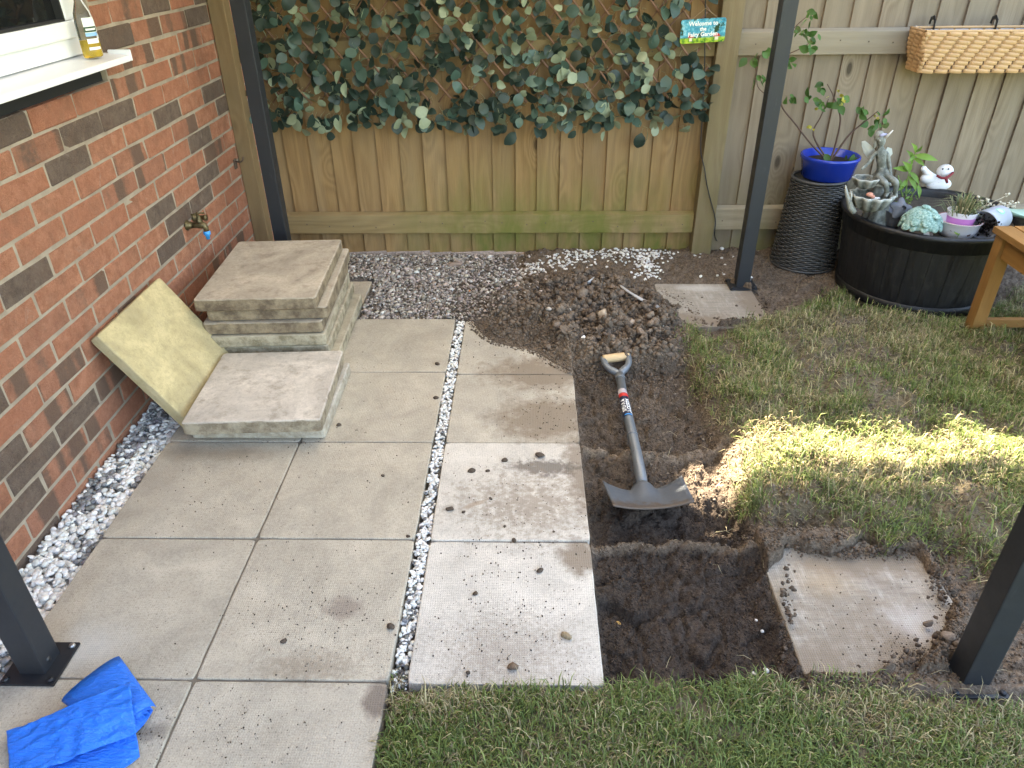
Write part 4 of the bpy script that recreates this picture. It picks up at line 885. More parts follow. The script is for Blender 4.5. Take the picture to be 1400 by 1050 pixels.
TL = [leaf_mesh('leaf', 0.064, 0.052, 0.006, M_tleaf), leaf_mesh('leaf', 0.058, 0.049, -0.006, M_tleaf), leaf_mesh('leaf', 0.070, 0.053, 0.010, M_tleaf), leaf_mesh('leaf', 0.055, 0.050, 0.003, M_tleaf)]
leaves = []
rl = random.Random(5)
for k in range(-12, 32):
    for j in range(0, 26):
        # crossing points of the two stick families
        z_ = TZ0+0.005+j*SP*SL/2; x_ = TX0+k*SP+(SP/2 if j % 2 else 0)+0.01
        if not (TX0 < x_ < TX1 and zlow(x_)-0.03 < z_ < 1.40): continue
        low = z_ < zlow(x_)+0.09
        for _ in range(rl.choice((4, 4, 5, 6, 6)) + (2 if low else 0)):
            pos = Vector((x_+rl.gauss(0, 0.032), TY-rl.uniform(0.014, 0.06), z_+rl.gauss(0, 0.028)))
            pos.x = min(max(pos.x, TX0+0.005), TX1-0.01)
            roll = rl.gauss(0, 1.0); tilt = rl.gauss(-0.35, 0.55); yaw = rl.gauss(0, 0.6)+(math.pi if rl.random() < 0.22 else 0)
            s_ = rl.uniform(0.68, 1.12)
            leaves.append((pos, (Euler((0, 0, yaw)).to_matrix() @ Euler((tilt, 0, 0)).to_matrix() @ Euler((0, roll, 0)).to_matrix()), s_, rl.randrange(4)))
leaves = [l for l in leaves if not (l[0].x > 1.86 and 0.985 < l[0].z < 1.17 and l[0].x < 2.14)]
vis = [i for i, l in enumerate(leaves) if l[0].z < 1.22]
vis.sort(key=lambda i: leaves[i][0].y-leaves[i][2]*0.03); single = set(vis[:300])
VV, FF, b0 = [], [], 0; stv = MB()
for i, (pos, M, s_, kind) in enumerate(leaves):
    if i in single:
        o = link('leaf', TL[kind], tr); o.matrix_local = Matrix.Translation(pos-tr.location) @ (M.to_4x4()) @ Matrix.Scale(s_, 4)
    else:
        me = TL[kind]; v = np.array([tuple(M @ (w_.co*s_)+pos-tr.location) for w_ in me.vertices]); f_ = np.array([tuple(p_.vertices) for p_ in me.polygons]); VV.append(v); FF.append(f_+b0); b0 += len(v)
    if pos.z < 1.25:
        a = pos-tr.location; c_ = a+Vector((rl.uniform(-.012, .012), 0.012, rl.uniform(0.004, 0.02))); e_ = Vector((a.x+rl.uniform(-.02, .02), TY-tr.location.y, a.z+rl.uniform(-.01, .03)))
        stv.tube([a, c_, e_], 0.0009, 4, False)
lo = link('leaves', mesh_np('leaves', np.concatenate(VV), np.concatenate(FF), [M_tleaf], True), tr); tag(lo, kind='stuff')
tag(stv.build('leaf_stalks', simple('leaf_stalk', (0.28, 0.27, 0.15), 0.7), tr), kind='stuff')

# ---------------------------------------------------------------- hanging plaque
sy = FENCE_Y-0.085
c00 = PL(930.5, 30, 1, sy); c11 = PL(991, 55, 1, sy)
sw, sh = 0.198, 0.098; sc = PL(961, 42, 1, sy)
sg = thing('hanging_sign', 'small painted fairy garden plaque hanging on string beside the fence post', 'sign', sc, (0.08, R_(-3), 0))
t = NT('plaque_print'); co = t.objco(); s3 = t.n('SeparateXYZ', {'Vector': co}).outputs
nz = t.noise(co, 55, 4, 0.6)
skyc = t.ramp(t.noise(co, 30, 5, 0.7), [(0.3, (0.01, 0.09, 0.16)), (0.5, (0.05, 0.36, 0.50)), (0.62, (0.30, 0.62, 0.70)), (0.75, (0.02, 0.16, 0.22))])
trees = t.mix(t.maprange(t.noise(co, 26, 3), 0.55, 0.62), skyc, (0.012, 0.05, 0.02))
grs = t.ramp(nz, [(0.35, (0.03, 0.16, 0.015)), (0.5, (0.28, 0.46, 0.03)), (0.7, (0.55, 0.62, 0.08))])
gz = t.math('ADD', s3[2], t.math('MULTIPLY', t.math('SUBTRACT', nz, 0.5), 0.02))
colp = t.mix(t.maprange(gz, -0.024, -0.030), trees, grs)
M_plaque = t.fin(colp, 0.4, None, 0.4)
ol = []
for (cx, cz, a0) in ((sw/2-.01, sh/2-.01, 0), (-sw/2+.01, sh/2-.01, 90), (-sw/2+.01, -sh/2+.01, 180), (sw/2-.01, -sh/2+.01, 270)):
    for k in range(5): a = R_(a0+k*22.5); ol.append((cx+0.01*math.cos(a), cz+0.01*math.sin(a)))
mb = MB(); N = len(ol); mb.add([(x_, -0.0025, z_) for x_, z_ in ol]+[(x_, 0.0025, z_) for x_, z_ in ol], [tuple(range(N-1, -1, -1)), tuple(range(N, 2*N))]+[(k, (k+1) % N, N+(k+1) % N, N+k) for k in range(N)])
board = mb.build('board', M_plaque, sg)
M_wtext = simple('white_lettering', (0.86, 0.86, 0.84), 0.5, 0.02, 0.0)
def text_mesh(body, size, mat, extrude=0.0, name='lettering', bold=0.0):
    cu = bpy.data.curves.new('t', 'FONT'); cu.body = body; cu.size = size; cu.align_x = 'CENTER'; cu.align_y = 'CENTER'; cu.extrude = extrude; cu.offset = bold; cu.resolution_u = 2
    to = bpy.data.objects.new('t', cu); C.objects.link(to); bpy.context.view_layer.update()
    me = bpy.data.meshes.new_from_object(to.evaluated_get(bpy.context.evaluated_depsgraph_get())); me.name = name
    bpy.data.objects.remove(to); me.materials.clear(); me.materials.append(mat); return me
for body, zz, sz in (('Welcome to', 0.030, 0.025), ('the', 0.008, 0.022), ('Fairy Garden', -0.014, 0.025)):
    link('lettering', text_mesh(body, sz, M_wtext, 0.0003, bold=0.0006), sg, (0, -0.0034, zz), (R_(90), 0, 0))
M_red = simple('red_paint', (0.50, 0.04, 0.025), 0.5); M_cream = simple('cream_paint', (0.72, 0.66, 0.52), 0.5)
for (x_, s_) in ((-0.052, 0.8), (0.062, 1.0)):
    m1 = MB(); m1.add([(x_+0.016*s_*math.cos(a), -0.0031, -0.026+0.014*s_*math.sin(a)) for a in [math.pi*k/8 for k in range(9)]], [tuple(range(9))]); m1.build('toadstool_cap', M_red, sg)
    m2 = MB(); m2.add([(x_-0.007*s_, -0.0030, -0.026), (x_+0.007*s_, -0.0030, -0.026), (x_+0.008*s_, -0.0030, -0.040), (x_-0.008*s_, -0.0030, -0.040)], [(0, 1, 2, 3)]); m2.build('toadstool_stalk', M_cream, sg)
ap = PL(966, 11, 1, sy+0.01)-Vector(sc)
mb = MB(); mb.tube([(-sw/2+0.035, -0.003, sh/2-0.008), (ap.x, ap.y, ap.z), (sw/2-0.02, -0.003, sh/2-0.012)], 0.0011, 5); mb.build('string', simple('twine', (0.35, 0.26, 0.15), 0.9), sg)
# black cable down the fence post
pts = [PL(966, -60, 1, FENCE_Y-0.075)]+[PL(a, b, 1, FENCE_Y-0.075) for a, b in ((964, 30), (963, 100), (960, 160), (958, 205), (963, 230), (966, 250), (970, 268))]+[PL(978, 300, 1, FENCE_Y-0.075), PL(977, 322, 1, FENCE_Y-0.075)]
gp = [G(985, 332, 0.012), G(1003, 338, 0.012), G(1018, 350, 0.012)]
def smooth_path(P, k=6):
    P = [Vector(p_) for p_ in P]; out = []
    for i in range(len(P)-1):
        a, b, c_, d_ = P[max(i-1, 0)], P[i], P[i+1], P[min(i+2, len(P)-1)]
        for s_ in range(k):
            u = s_/k; out.append(0.5*((2*b)+(c_-a)*u+(2*a-5*b+4*c_-d_)*u*u+(3*b-a-3*c_+d_)*u**3))
    return out+[P[-1]]
for q_ in gp: q_.z = hz1(q_.x, min(q_.y, 2.15))+0.004
M_black = simple('black_plastic', (0.018, 0.018, 0.019), 0.45)
tag(MB().tube(smooth_path(pts+gp), 0.0028, 6).build('cable', M_black), 'thin black cable running down the fence post to the soil', 'cable')

# ---------------------------------------------------------------- gazebo (its frame and canopy stand over the paving)
gz = thing('gazebo', 'dark grey metal gazebo with four square posts standing on the paving', 'gazebo', (1.15, 0.65, 0))
t = NT('charcoal_powder_coat'); co = t.objco(); nz = t.noise(co, 25, 5, 0.7)
sm = t.maprange(t.noise(t.mapping(co, (30, 30, 6)), 1, 5, 0.7), 0.62, 0.75)
M_post_m = t.fin(t.mix(t.math('MULTIPLY', sm, 0.25), t.mix(nz, (0.013, 0.015, 0.019), (0.020, 0.023, 0.028)), (0.12, 0.125, 0.13)), t.maprange(nz, 0.3, 0.7, 0.42, 0.6), t.bump(nz, 0.05, 0.002), 0.45)
M_plate = simple('plate_metal', (0.020, 0.022, 0.026), 0.5, 0.4, 0.2, 60, 0.3)
GO = Vector((1.15, 0.65, 0)); PW = 0.062
posts = [(0.073, -0.425, 0.0), (2.228, -0.424, -0.012), (2.232, 1.722, 0.006), (0.073, 1.722, -0.014)]
RZ = 1.95
M_bolt = simple('zinc_bolt', (0.42, 0.42, 0.41), 0.4, 0.1, 0.1, 80, 0.9)
for (x_, y_, z_) in posts:
    b_ = Vector((x_, y_, z_))-GO
    o = MB().box((0, 0, RZ/2), (PW, PW, RZ)).build('post', M_post_m, gz, 0.0035, loc=b_)
    MB().box((0, 0, 0.004), (0.128, 0.118, 0.006)).build('base_plate', M_plate, o, 0.001)
    for sx_, sy_ in ((1, 1), (-1, -1), (1, -1), (-1, 1)):
        MB().lathe([(0.001, 0.014), (0.006, 0.0135), (0.0075, 0.010), (0.0075, 0.0072), (0.001, 0.0071)], 10).build('bolt', M_bolt if (sx_, sy_) == (1, 1) else M_plate, o, loc=(sx_*0.052, sy_*0.047, 0))
    MB().lathe([(0.001, 0.003), (0.006, 0.003), (0.0075, 0.0)], 10).build('side_bolt', M_black, o, loc=(PW/2, -0.006, 0.028), rot=(0, R_(90), 0))
for (p0, p1) in ((0, 1), (1, 2), (2, 3), (3, 0)):
    a, b = Vector(posts[p0])-GO, Vector(posts[p1])-GO; c_ = (a+b)/2; d_ = b-a
    dim = (abs(d_.x)-PW-0.002, 0.05, 0.08) if abs(d_.x) > abs(d_.y) else (0.05, abs(d_.y)-PW-0.002, 0.08)
    MB().box((c_.x, c_.y, RZ-0.05), dim).build('beam', M_post_m, gz, 0.003)
t = NT('canopy_fabric'); cf = t.mix(t.noise(t.objco(), 300, 2), (0.55, 0.52, 0.46), (0.62, 0.59, 0.53)); t.fin(cf, 0.9, spec=0.1)
trn = t.n('BsdfTranslucent', {'Color': cf}); mxs = t.n('MixShader'); mxs.inputs[0].default_value = 0.30
t.t.links.new(t.b.outputs[0], mxs.inputs[1]); t.t.links.new(trn.outputs[0], mxs.inputs[2]); t.t.links.new(mxs.outputs[0], t.out.inputs[0]); M_canopy = t.m
xa, xb, ya, yb = -0.13, 2.43, -0.62, 2.045
N = 24; V = []; F_ = []
cx, cy = (xa+xb)/2, (ya+yb)/2
def cz(x_, y_): 
    u = max(abs(x_-cx)/((xb-xa)/2), abs(y_-cy)/((yb-ya)/2)); return RZ+0.02+0.62*(1-u)+0.02*math.sin(u*9)
for j in range(N+1):
    for i in range(N+1):
        x_, y_ = xa+(xb-xa)*i/N, ya+(yb-ya)*j/N; V.append((x_-GO.x, y_-GO.y, cz(x_, y_)))
for j in range(N):
    for i in range(N): k = j*(N+1)+i; F_.append((k, k+1, k+N+2, k+N+1))
mb = MB(); mb.add(V, F_, True)
for (fa, fb) in (((xa, ya), (xb, ya)), ((xb, ya), (xb, yb)), ((xb, yb), (xa, yb)), ((xa, yb), (xa, ya))):
    n_ = 40; vv = []
    for k in range(n_+1):
        x_ = fa[0]+(fb[0]-fa[0])*k/n_; y_ = fa[1]+(fb[1]-fa[1])*k/n_; dz = 0.06+0.03*abs(math.sin(k*0.45))
        vv += [(x_-GO.x, y_-GO.y, RZ+0.02), (x_-GO.x, y_-GO.y, RZ+0.02-dz)]
    mb.add(vv, [(2*k, 2*k+1, 2*k+3, 2*k+2) for k in range(n_)])
mb.build('canopy', M_canopy, gz)

# ---------------------------------------------------------------- stacked slabs
def mat_oldslab(name, top, edge, grime, kb=0.35):
    t = NT(name); co = t.jitter(t.objco(), 7); nrm = t.n('NewGeometry').outputs['Normal']
    big = t.noise(co, 5, 6, 0.65, 0.8); mid = t.noise(co, 17, 7, 0.72); fine_ = t.noise(co, 150, 4, 0.65)
    c = t.mix(t.maprange(big, 0.35, 0.65), [x*0.75 for x in top], [min(1, x*1.2) for x in top])
    c = t.mix(t.math('MULTIPLY', t.maprange(t.noise(co, 60, 6, 0.75), 0.45, 0.7), 0.5), c, [x*0.62 for x in top])
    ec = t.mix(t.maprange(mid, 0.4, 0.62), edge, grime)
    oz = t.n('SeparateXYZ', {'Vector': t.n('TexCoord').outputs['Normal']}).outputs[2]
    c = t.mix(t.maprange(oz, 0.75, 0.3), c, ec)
    c = t.mix(t.math('MULTIPLY', t.maprange(mid, 0.52, 0.7), 0.5), c, grime)
    c = t.mix(t.math('MULTIPLY', t.maprange(fine_, 0.55, 0.75), 0.5), c, [x*0.45 for x in top])
    h = t.math('ADD', t.math('MULTIPLY', mid, kb), t.math('MULTIPLY', fine_, 1.0))
    return t.fin(c, 0.93, t.bump(h, 0.6, 0.0026), 0.2)
M_oA = mat_oldslab('weathered_slab', (0.45, 0.39, 0.31), (0.30, 0.235, 0.155), (0.13, 0.095, 0.065))
M_oB = mat_oldslab('chalky_slab', (0.56, 0.505, 0.44), (0.36, 0.305, 0.22), (0.17, 0.13, 0.09))
M_oD = mat_oldslab('pale_slab', (0.46, 0.42, 0.36), (0.47, 0.43, 0.355), (0.30, 0.255, 0.19))
M_oC = mat_oldslab('mossy_slab', (0.42, 0.37, 0.28), (0.42, 0.365, 0.265), (0.20, 0.165, 0.105))
M_oY = mat_oldslab('yellow_slab', (0.49, 0.405, 0.225), (0.36, 0.295, 0.165), (0.40, 0.335, 0.21), 0.05)
def stack_slab(w, d, t_, x, y, ztop, rz, mat, seed, label, chip=0.0014):
    o = link('loose_slab', slab_mesh('loose_slab', w, d, t_, seed, mat, chip, 0.0032, 40, 0.006), None, (x, y, ztop), (0, 0, rz))
    return tag(o, label, 'slab')
tz = 0.0; th = 0.0505; cxs, cys = 0.19, 1.225
names = ['mossy bottom slab of the tall stack beside the tap', 'mossy second slab up in the tall stack beside the tap', 'third slab up in the tall stack beside the tap', 'fourth slab up in the tall stack beside the tap', 'fifth slab up in the tall stack, under the top one', 'brown weathered top slab of the tall stack beside the tap']
offs = [(0.052, 0.0, 0.03, M_oC), (0.020, 0.014, 0.04, M_oC), (0.012, 0.004, 0.052, M_oC), (0.008, 0.012, 0.045, M_oA), (0.024, 0.026, 0.065, M_oA), (0.0, 0.0, 0.052, M_oA)]
for k in range(6):
    dx, dy, rz, m = offs[k]; tz += th+0.0012
    stack_slab(0.452, 0.605, th, cxs+dx, cys+dy, tz, rz, m, 700+k, names[k])
stack_slab(0.455, 0.44, 0.048, 0.306, 0.692, 0.0485, 0.005, M_oD, 720, 'pale lower slab of the low pair beside the leaning slab')
stack_slab(0.455, 0.470, 0.052, 0.300, 0.664, 0.1035, 0.052, M_oB, 721, 'chalky upper slab of the low pair beside the leaning slab')
# the sandy yellow slab leaning on the wall: foot on the paving, head against the bricks
foot = Vector((0.066, 0, 0.003)); head = Vector((WALL_X+0.004, 0, 0.368)); u_ = (head-foot).normalized(); L_ = (head-foot).length
nrm = Vector((u_.z, 0, -u_.x)); Mx = Matrix((( 0, -u_.x, nrm.x), (1, 0, 0), (0, -u_.z, nrm.z)))   # local x along the wall, local y down the slab, z its face
ctr = foot+u_*L_*0.5+nrm*0.036; ctr.y = 0.722
o = link('loose_slab', slab_mesh('loose_slab', 0.462, L_, 0.036, 730, M_oY, 0.0012, 0.003, 34)); o.matrix_world = Matrix.Translation(ctr) @ Mx.to_4x4()
tag(o, 'sandy yellow slab leaning against the brick wall', 'slab')

# ---------------------------------------------------------------- shovel
sh0 = G(876, 662, -0.012)
shv = thing('shovel', 'grey steel shovel with pale wooden D grip lying in the trench', 'shovel', (0, 0, 0))
t = NT('grey_enamel'); co = t.objco(); nz = t.noise(co, 60, 6, 0.7)
M_steel = t.fin(t.mix(t.maprange(t.noise(co, 130, 5, 0.7), 0.60, 0.70), t.mix(nz, (0.135, 0.155, 0.175), (0.185, 0.205, 0.225)), (0.10, 0.085, 0.07)), t.maprange(nz, 0.3, 0.7, 0.33, 0.5), t.bump(nz, 0.08, 0.002), 0.5, 0.35)
t = NT('shovel_blade'); co = t.pos(); nz = t.noise(co, 60, 6, 0.7)
edge = t.math('MAXIMUM', t.blob(co, P2(890, 712), 0.19, 0.055, soft=0.35, nz=0.8, nscale=40), t.math('MULTIPLY', t.maprange(t.noise(co, 110, 5, 0.7), 0.60, 0.66), 0.8))
M_blade = t.fin(t.mix(t.math('MULTIPLY', edge, 0.9), t.mix(nz, (0.070, 0.082, 0.098), (0.11, 0.122, 0.138)), (0.085, 0.062, 0.047)), t.maprange(nz, 0.3, 0.7, 0.42, 0.62), t.bump(nz, 0.1, 0.002), 0.4, 0.1)
M_grip = mat_wood('ash_wood', (0.66, 0.47, 0.27), (0.56, 0.38, 0.20), 0.0, axis='X', knots=0.0, rough=0.5)
y_root, y_yoke = G(878, 655, -0.005).y, G(847, 512, 0.018).y
Ra = G(877, 655, 0.0); Rb = G(853, 545, 0.012); Rc = G(847, 512, 0.02)
ax_pts = [G(878, 668, -0.012), Ra, G(870, 618, 0.004), Rb, Rc]
MB().tube(ax_pts, [0.0175, 0.0185, 0.0175, 0.0170, 0.0160], 16).build('shaft', M_steel, shv)
for (px, py, zz, rr, m) in ((865, 597, 0.006, 0.0185, M_steel), (858, 568, 0.009, 0.0180, M_steel), (848.5, 519, 0.018, 0.0178, M_steel)):
    a = G(px, py, zz); b = G(px-0.6, py-2.6, zz+0.0003); MB().tube([a, b], rr, 16).build('collar', m, shv)
# Y yoke and grip
gl, gr_ = G(825, 491, 0.034), G(858.5, 487, 0.034)
for e_ in (gl, gr_):
    m_ = Rc.lerp(e_, 0.45)+(e_-(gl+gr_)/2)*0.38; m_.z = 0.030
    MB().tube(smooth_path([Rc-(Rc-Rb).normalized()*0.03, Rc, m_, e_+(e_-m_)*0.15], 5), [0.0165]*4+[0.0150]*5+[0.0125]*7, 12, flat=0.85).build('yoke', M_steel, shv)
gd = (gr_-gl).normalized()
gm_ = MB(); pg = [gl-gd*0.004, gl, gl+gd*0.004]+[gl.lerp(gr_, k/6) for k in range(1, 6)]+[gr_-gd*0.004, gr_, gr_+gd*0.004]
gm_.tube(pg, [0.012, 0.0155, 0.0165]+[0.0168, 0.0175, 0.018, 0.0175, 0.0168]+[0.0165, 0.0155, 0.012], 16).build('grip', M_grip, shv)
# sticker wrapped on the shaft
s0, s1 = G(859, 573, 0.009), G(851.5, 540, 0.013); ax_ = (s1-s0); Ls = ax_.length; ax_ = ax_.normalized(); upv = Vector((0, -0.35, 1)); side = ax_.cross(upv).normalized(); upv = side.cross(ax_).normalized()
def wrap(l0, l1, a0, a1, r, name, mat, n=10):
    V = []
    for l in (l0, l1):
        for k in range(n+1):
            th = a0+(a1-a0)*k/n; V.append(s0+ax_*l+(side*math.sin(th)+upv*math.cos(th))*r)
    mb = MB(); mb.add(V, [(k, k+1, n+2+k, n+1+k) for k in range(n)], True); return mb.build(name, mat, shv)
RS = 0.0178
wrap(0, Ls, -1.25, 1.25, RS, 'sticker', simple('sticker_navy', (0.012, 0.016, 0.045), 0.35, 0.1, 0.02))
wrap(Ls*0.80, Ls*0.93, -1.25, 1.25, RS+0.0003, 'sticker_band', simple('sticker_red', (0.55, 0.035, 0.03), 0.35, 0.1, 0.02))
wrap(Ls*0.94, Ls*1.12, -1.2, 1.2, RS+0.0004, 'sticker_band', simple('sticker_grey', (0.40, 0.36, 0.38), 0.35, 0.3, 0.02))
def wrap_text(body, size, l, a, name='lettering'):
    me = text_mesh(body, size, M_wtext, 0.0, bold=0.0006)
    for v in me.vertices:
        ll = l+v.co.x; th = a-v.co.y/RS; v.co = s0+ax_*ll+(side*math.sin(th)+upv*math.cos(th))*(RS+0.0006)
    return link(name, me, shv)
wrap_text('SPEAR &', 0.020, Ls*0.42, -0.55); wrap_text('JACKSON', 0.020, Ls*0.40, 0.45); wrap(0.004, 0.010, -0.8, 0.8, RS+0.0006, 'sticker_line', M_bluep)
# blade: dished plate rising towards its mouth
bl0, br0 = G(823, 662, 0.004), G(932, 655, 0.004)          # shoulders
bl1, br1 = G(838, 697, 0.045), G(949, 691, 0.045)          # mouth corners
nu, nv = 20, 12; V = []
for j in range(nv+1):
    v = j/nv
    for i in range(nu+1):
        u = i/nu; q_ = bl0.lerp(br0, u).lerp(bl1.lerp(br1, u), v)
        c_ = 1-(2*u-1)**2                                  # 1 in the middle
        dish = -0.030*c_*(1-0.35*v)
        sag = (1-v)*0.030*math.sin(math.pi*u)**0.8*(1 if abs(u-0.5) > 0.13 else 0.2)
        frog = math.exp(-((u-0.5)/0.10)**2)*math.exp(-(v/0.38)**2)*0.026
        V.append(q_+Vector((0, -sag*0.9, dish+frog+0.012)))
mb = MB(); mb.add(V, [(j*(nu+1)+i, j*(nu+1)+i+1, (j+1)*(nu+1)+i+1, (j+1)*(nu+1)+i) for j in range(nv) for i in range(nu)], True)
ob = mb.build('blade', M_blade, shv); so_ = ob.modifiers.new('s', 'SOLIDIFY'); so_.thickness = 0.003; so_.offset = -1
mid_top = V[nu//2]; MB().tube([ax_pts[0]+Vector((0, 0.006, 0)), ax_pts[0].lerp(Vector(V[nu//2+(nu+1)*2]), 0.5), Vector(V[nu//2+(nu+1)*4])+Vector((0, 0, -0.002))], [0.0178, 0.020, 0.006], 14, flat=0.7).build('socket', M_steel, shv)

# ---------------------------------------------------------------- blue plastic bag roll
M_bluebag = NT('blue_polythene'); t = M_bluebag; co = t.pos()
cr = t.noise(t.mapping(co, (30, 90, 30)), 1.0, 5, 0.6, 1.5)
M_bluebag = t.fin(t.mix(cr, (0.0, 0.14, 0.66), (0.002, 0.20, 0.85)), 0.36, t.bump(cr, 0.7, 0.012), 0.5)
bag = thing('plastic_bag_roll', 'bright blue plastic sack roll partly unrolled on the paving', 'sack', (0, 0, 0))
def sheet(ctrl, n, m, name, mat, parent, zn=0.0, seed=0, thick=0.0012):
    R0, C0 = len(ctrl), len(ctrl[0]); V = []
    rows = [smooth_path(r_, n) for r_ in ctrl]; cols = list(zip(*rows)); grid = [smooth_path(c_, m) for c_ in cols]
    for c_ in grid: V += c_
    a = np.array([tuple(v) for v in V]); a[:, 2] += zn*(1-4*np.abs(fbm(a[:, 0]*22+a[:, 1]*9, a[:, 1]*34-a[:, 0]*14, seed, 2)-0.5))
    L_ = len(grid[0]); K = len(grid)
    F_ = [(i*L_+j, (i+1)*L_+j, (i+1)*L_+j+1, i*L_+j+1) for i in range(K-1) for j in range(L_-1)]
    mb = MB(); mb.add([tuple(v) for v in a], F_, True); o = mb.build(name, mat, parent, merge=False)
    s_ = o.modifiers.new('s', 'SOLIDIFY'); s_.thickness = thick; return o
# lower layer and flap
sheet([[G(12, 1003, .010), G(60, 985, .012), G(120, 962, .02), G(170, 955, .028)], [G(14, 1040, .008), G(70, 1025, .012), G(130, 1008, .016), G(186, 1004, .016)], [G(18, 1100, .006), G(80, 1085, .008), G(150, 1062, .008), G(191, 1034, .006)]], 14, 20, 'lower_layer', M_bluebag, bag, 0.002, 4)
sheet([[G(9, 1000, .020), G(50, 986, .036), G(100, 964, .058), G(178, 932, .066)], [G(11, 1022, .018), G(60, 1012, .032), G(115, 990, .056), G(181, 964, .064)], [G(14, 1062, .014), G(70, 1048, .022), G(125, 1026, .034), G(187, 1003, .042)]], 14, 20, 'flap', M_bluebag, bag, 0.0045, 5)
A_, B_2 = G(190, 1001, 0.0), G(122, 945, 0.0); ax2 = (B_2-A_); La = ax2.length; ax2.normalize(); wd2 = Vector((ax2.y, -ax2.x, 0)).normalized()
if wd2.x < 0: wd2 = -wd2
V = []; nS = 90; turns = 3.2
for k in range(nS+1):
    th = 2*math.pi*turns*k/nS; rr = 1.0-0.68*k/nS
    cw = math.cos(th)*0.050*rr; ch = math.sin(th)*0.024*rr
    cw = math.copysign(abs(cw/0.05)**0.8*0.05, cw)
    for e in range(7):
        f_ = e/6; V.append(A_+ax2*(La*f_-0.002*math.sin(k*.7)*(1-f_))+wd2*(cw*(1+0.45*f_)+0.012*f_)+Vector((0, 0, 0.027+ch*(1-0.18*f_)+0.002*math.sin(f_*9+k*0.3))))
mb = MB(); mb.add(V, [(k*7+e, (k+1)*7+e, (k+1)*7+e+1, k*7+e+1) for k in range(nS) for e in range(6)], True)
o = mb.build('roll', M_bluebag, bag, merge=False); s_ = o.modifiers.new('s', 'SOLIDIFY'); s_.thickness = 0.0012

# ---------------------------------------------------------------- torn plastic sheet on the heap
M_film = NT('grey_film'); t = M_film; M_film = t.fin(t.mix(t.noise(t.objco(), 60, 5), (0.30, 0.30, 0.31), (0.55, 0.55, 0.56)), 0.35, t.bump(t.noise(t.objco(), 120, 4), 0.6, 0.004), 0.5)
def hp(px, py, up=0.02):
    q_ = G(px, py)
    for _ in range(5): q_ = G(px, py, hz1(q_.x, q_.y)+up)
    return q_
pl_ = thing('plastic_strip', 'crumpled grey plastic strip half buried in the soil heap', 'plastic', (0, 0, 0))
MB().tube(smooth_path([hp(842, 382, .0), hp(850, 392, .02), hp(866, 403, .03), hp(880, 411, .03), hp(893, 416, .022), hp(900, 420, .01)], 5), [0.004]*5+[0.008]*6+[0.010]*6+[0.012]*6+[0.010]*3, 9, flat=0.55).build('strip', M_film, pl_)
MB().tube(smooth_path([hp(800, 392, .0), hp(806, 385, .02), hp(812, 379, .015)], 4), [0.005, 0.008, 0.009, 0.011, 0.012, 0.011, 0.009, 0.007, 0.005], 7, flat=0.4).build('scrap', M_film, pl_)

# ---------------------------------------------------------------- woven planters
def weave_rings(mb, sect, rows, z0, z1, amp, hgt, thick, phase=0.5, skew=0):
    """horizontal strands going over and under the uprights; sect(f, s) -> (x, y, nx, ny) round the outline"""
    return None
M_rattan = simple('grey_rattan', (0.062, 0.060, 0.058), 0.42, 0.35, 0.25, 90)
wk = thing('rattan_stand', 'upturned dark grey woven rattan planter carrying the blue pot', 'planter', (2.605, 2.000, hz1(2.605, 1.95)))
H_, r0, r1 = 0.43, 0.152, 0.122; wk.location.z = 0.012; rows = 44; NS = 30
mb = MB(); seg = NS*4
for j in range(rows):
    f_ = j/(rows-1); z_ = 0.006+f_*(H_-0.012); rb = r0+(r1-r0)*f_; V = []
    hh = (H_-0.012)/rows*0.62
    for k in range(seg):
        th = 2*math.pi*k/seg; off = 0.0032*math.sin(th*NS/2*2/2*1.0+(math.pi if j % 2 else 0))
        for (dr, dz) in ((0.0018, -hh), (0.0026, 0), (0.0018, hh), (-0.0015, 0)):
            rr = rb+off+dr; V.append((rr*math.cos(th), rr*math.sin(th), z_+dz*0.8))
    mb.add(V, [(k*4+a, ((k+1) % seg)*4+a, ((k+1) % seg)*4+(a+1) % 4, k*4+(a+1) % 4) for k in range(seg) for a in range(4)], True)
tag(mb.build('weave', M_rattan, wk, merge=False), kind='stuff')
MB().lathe([(0.001, H_-0.004), (r1-0.004, H_-0.004), (r1-0.006, 0.01), (r0-0.006, 0.0)], 40).build('liner', M_black, wk)
MB().tube([((r1+0.001)*math.cos(2*math.pi*k/40), (r1+0.001)*math.sin(2*math.pi*k/40), H_-0.001) for k in range(41)], 0.007, 8, False).build('rim', M_rattan, wk)
MB().tube([((r0+0.001)*math.cos(2*math.pi*k/40), (r0+0.001)*math.sin(2*math.pi*k/40), 0.004) for k in range(41)], 0.006, 8, False).build('foot_rim', M_rattan, wk)
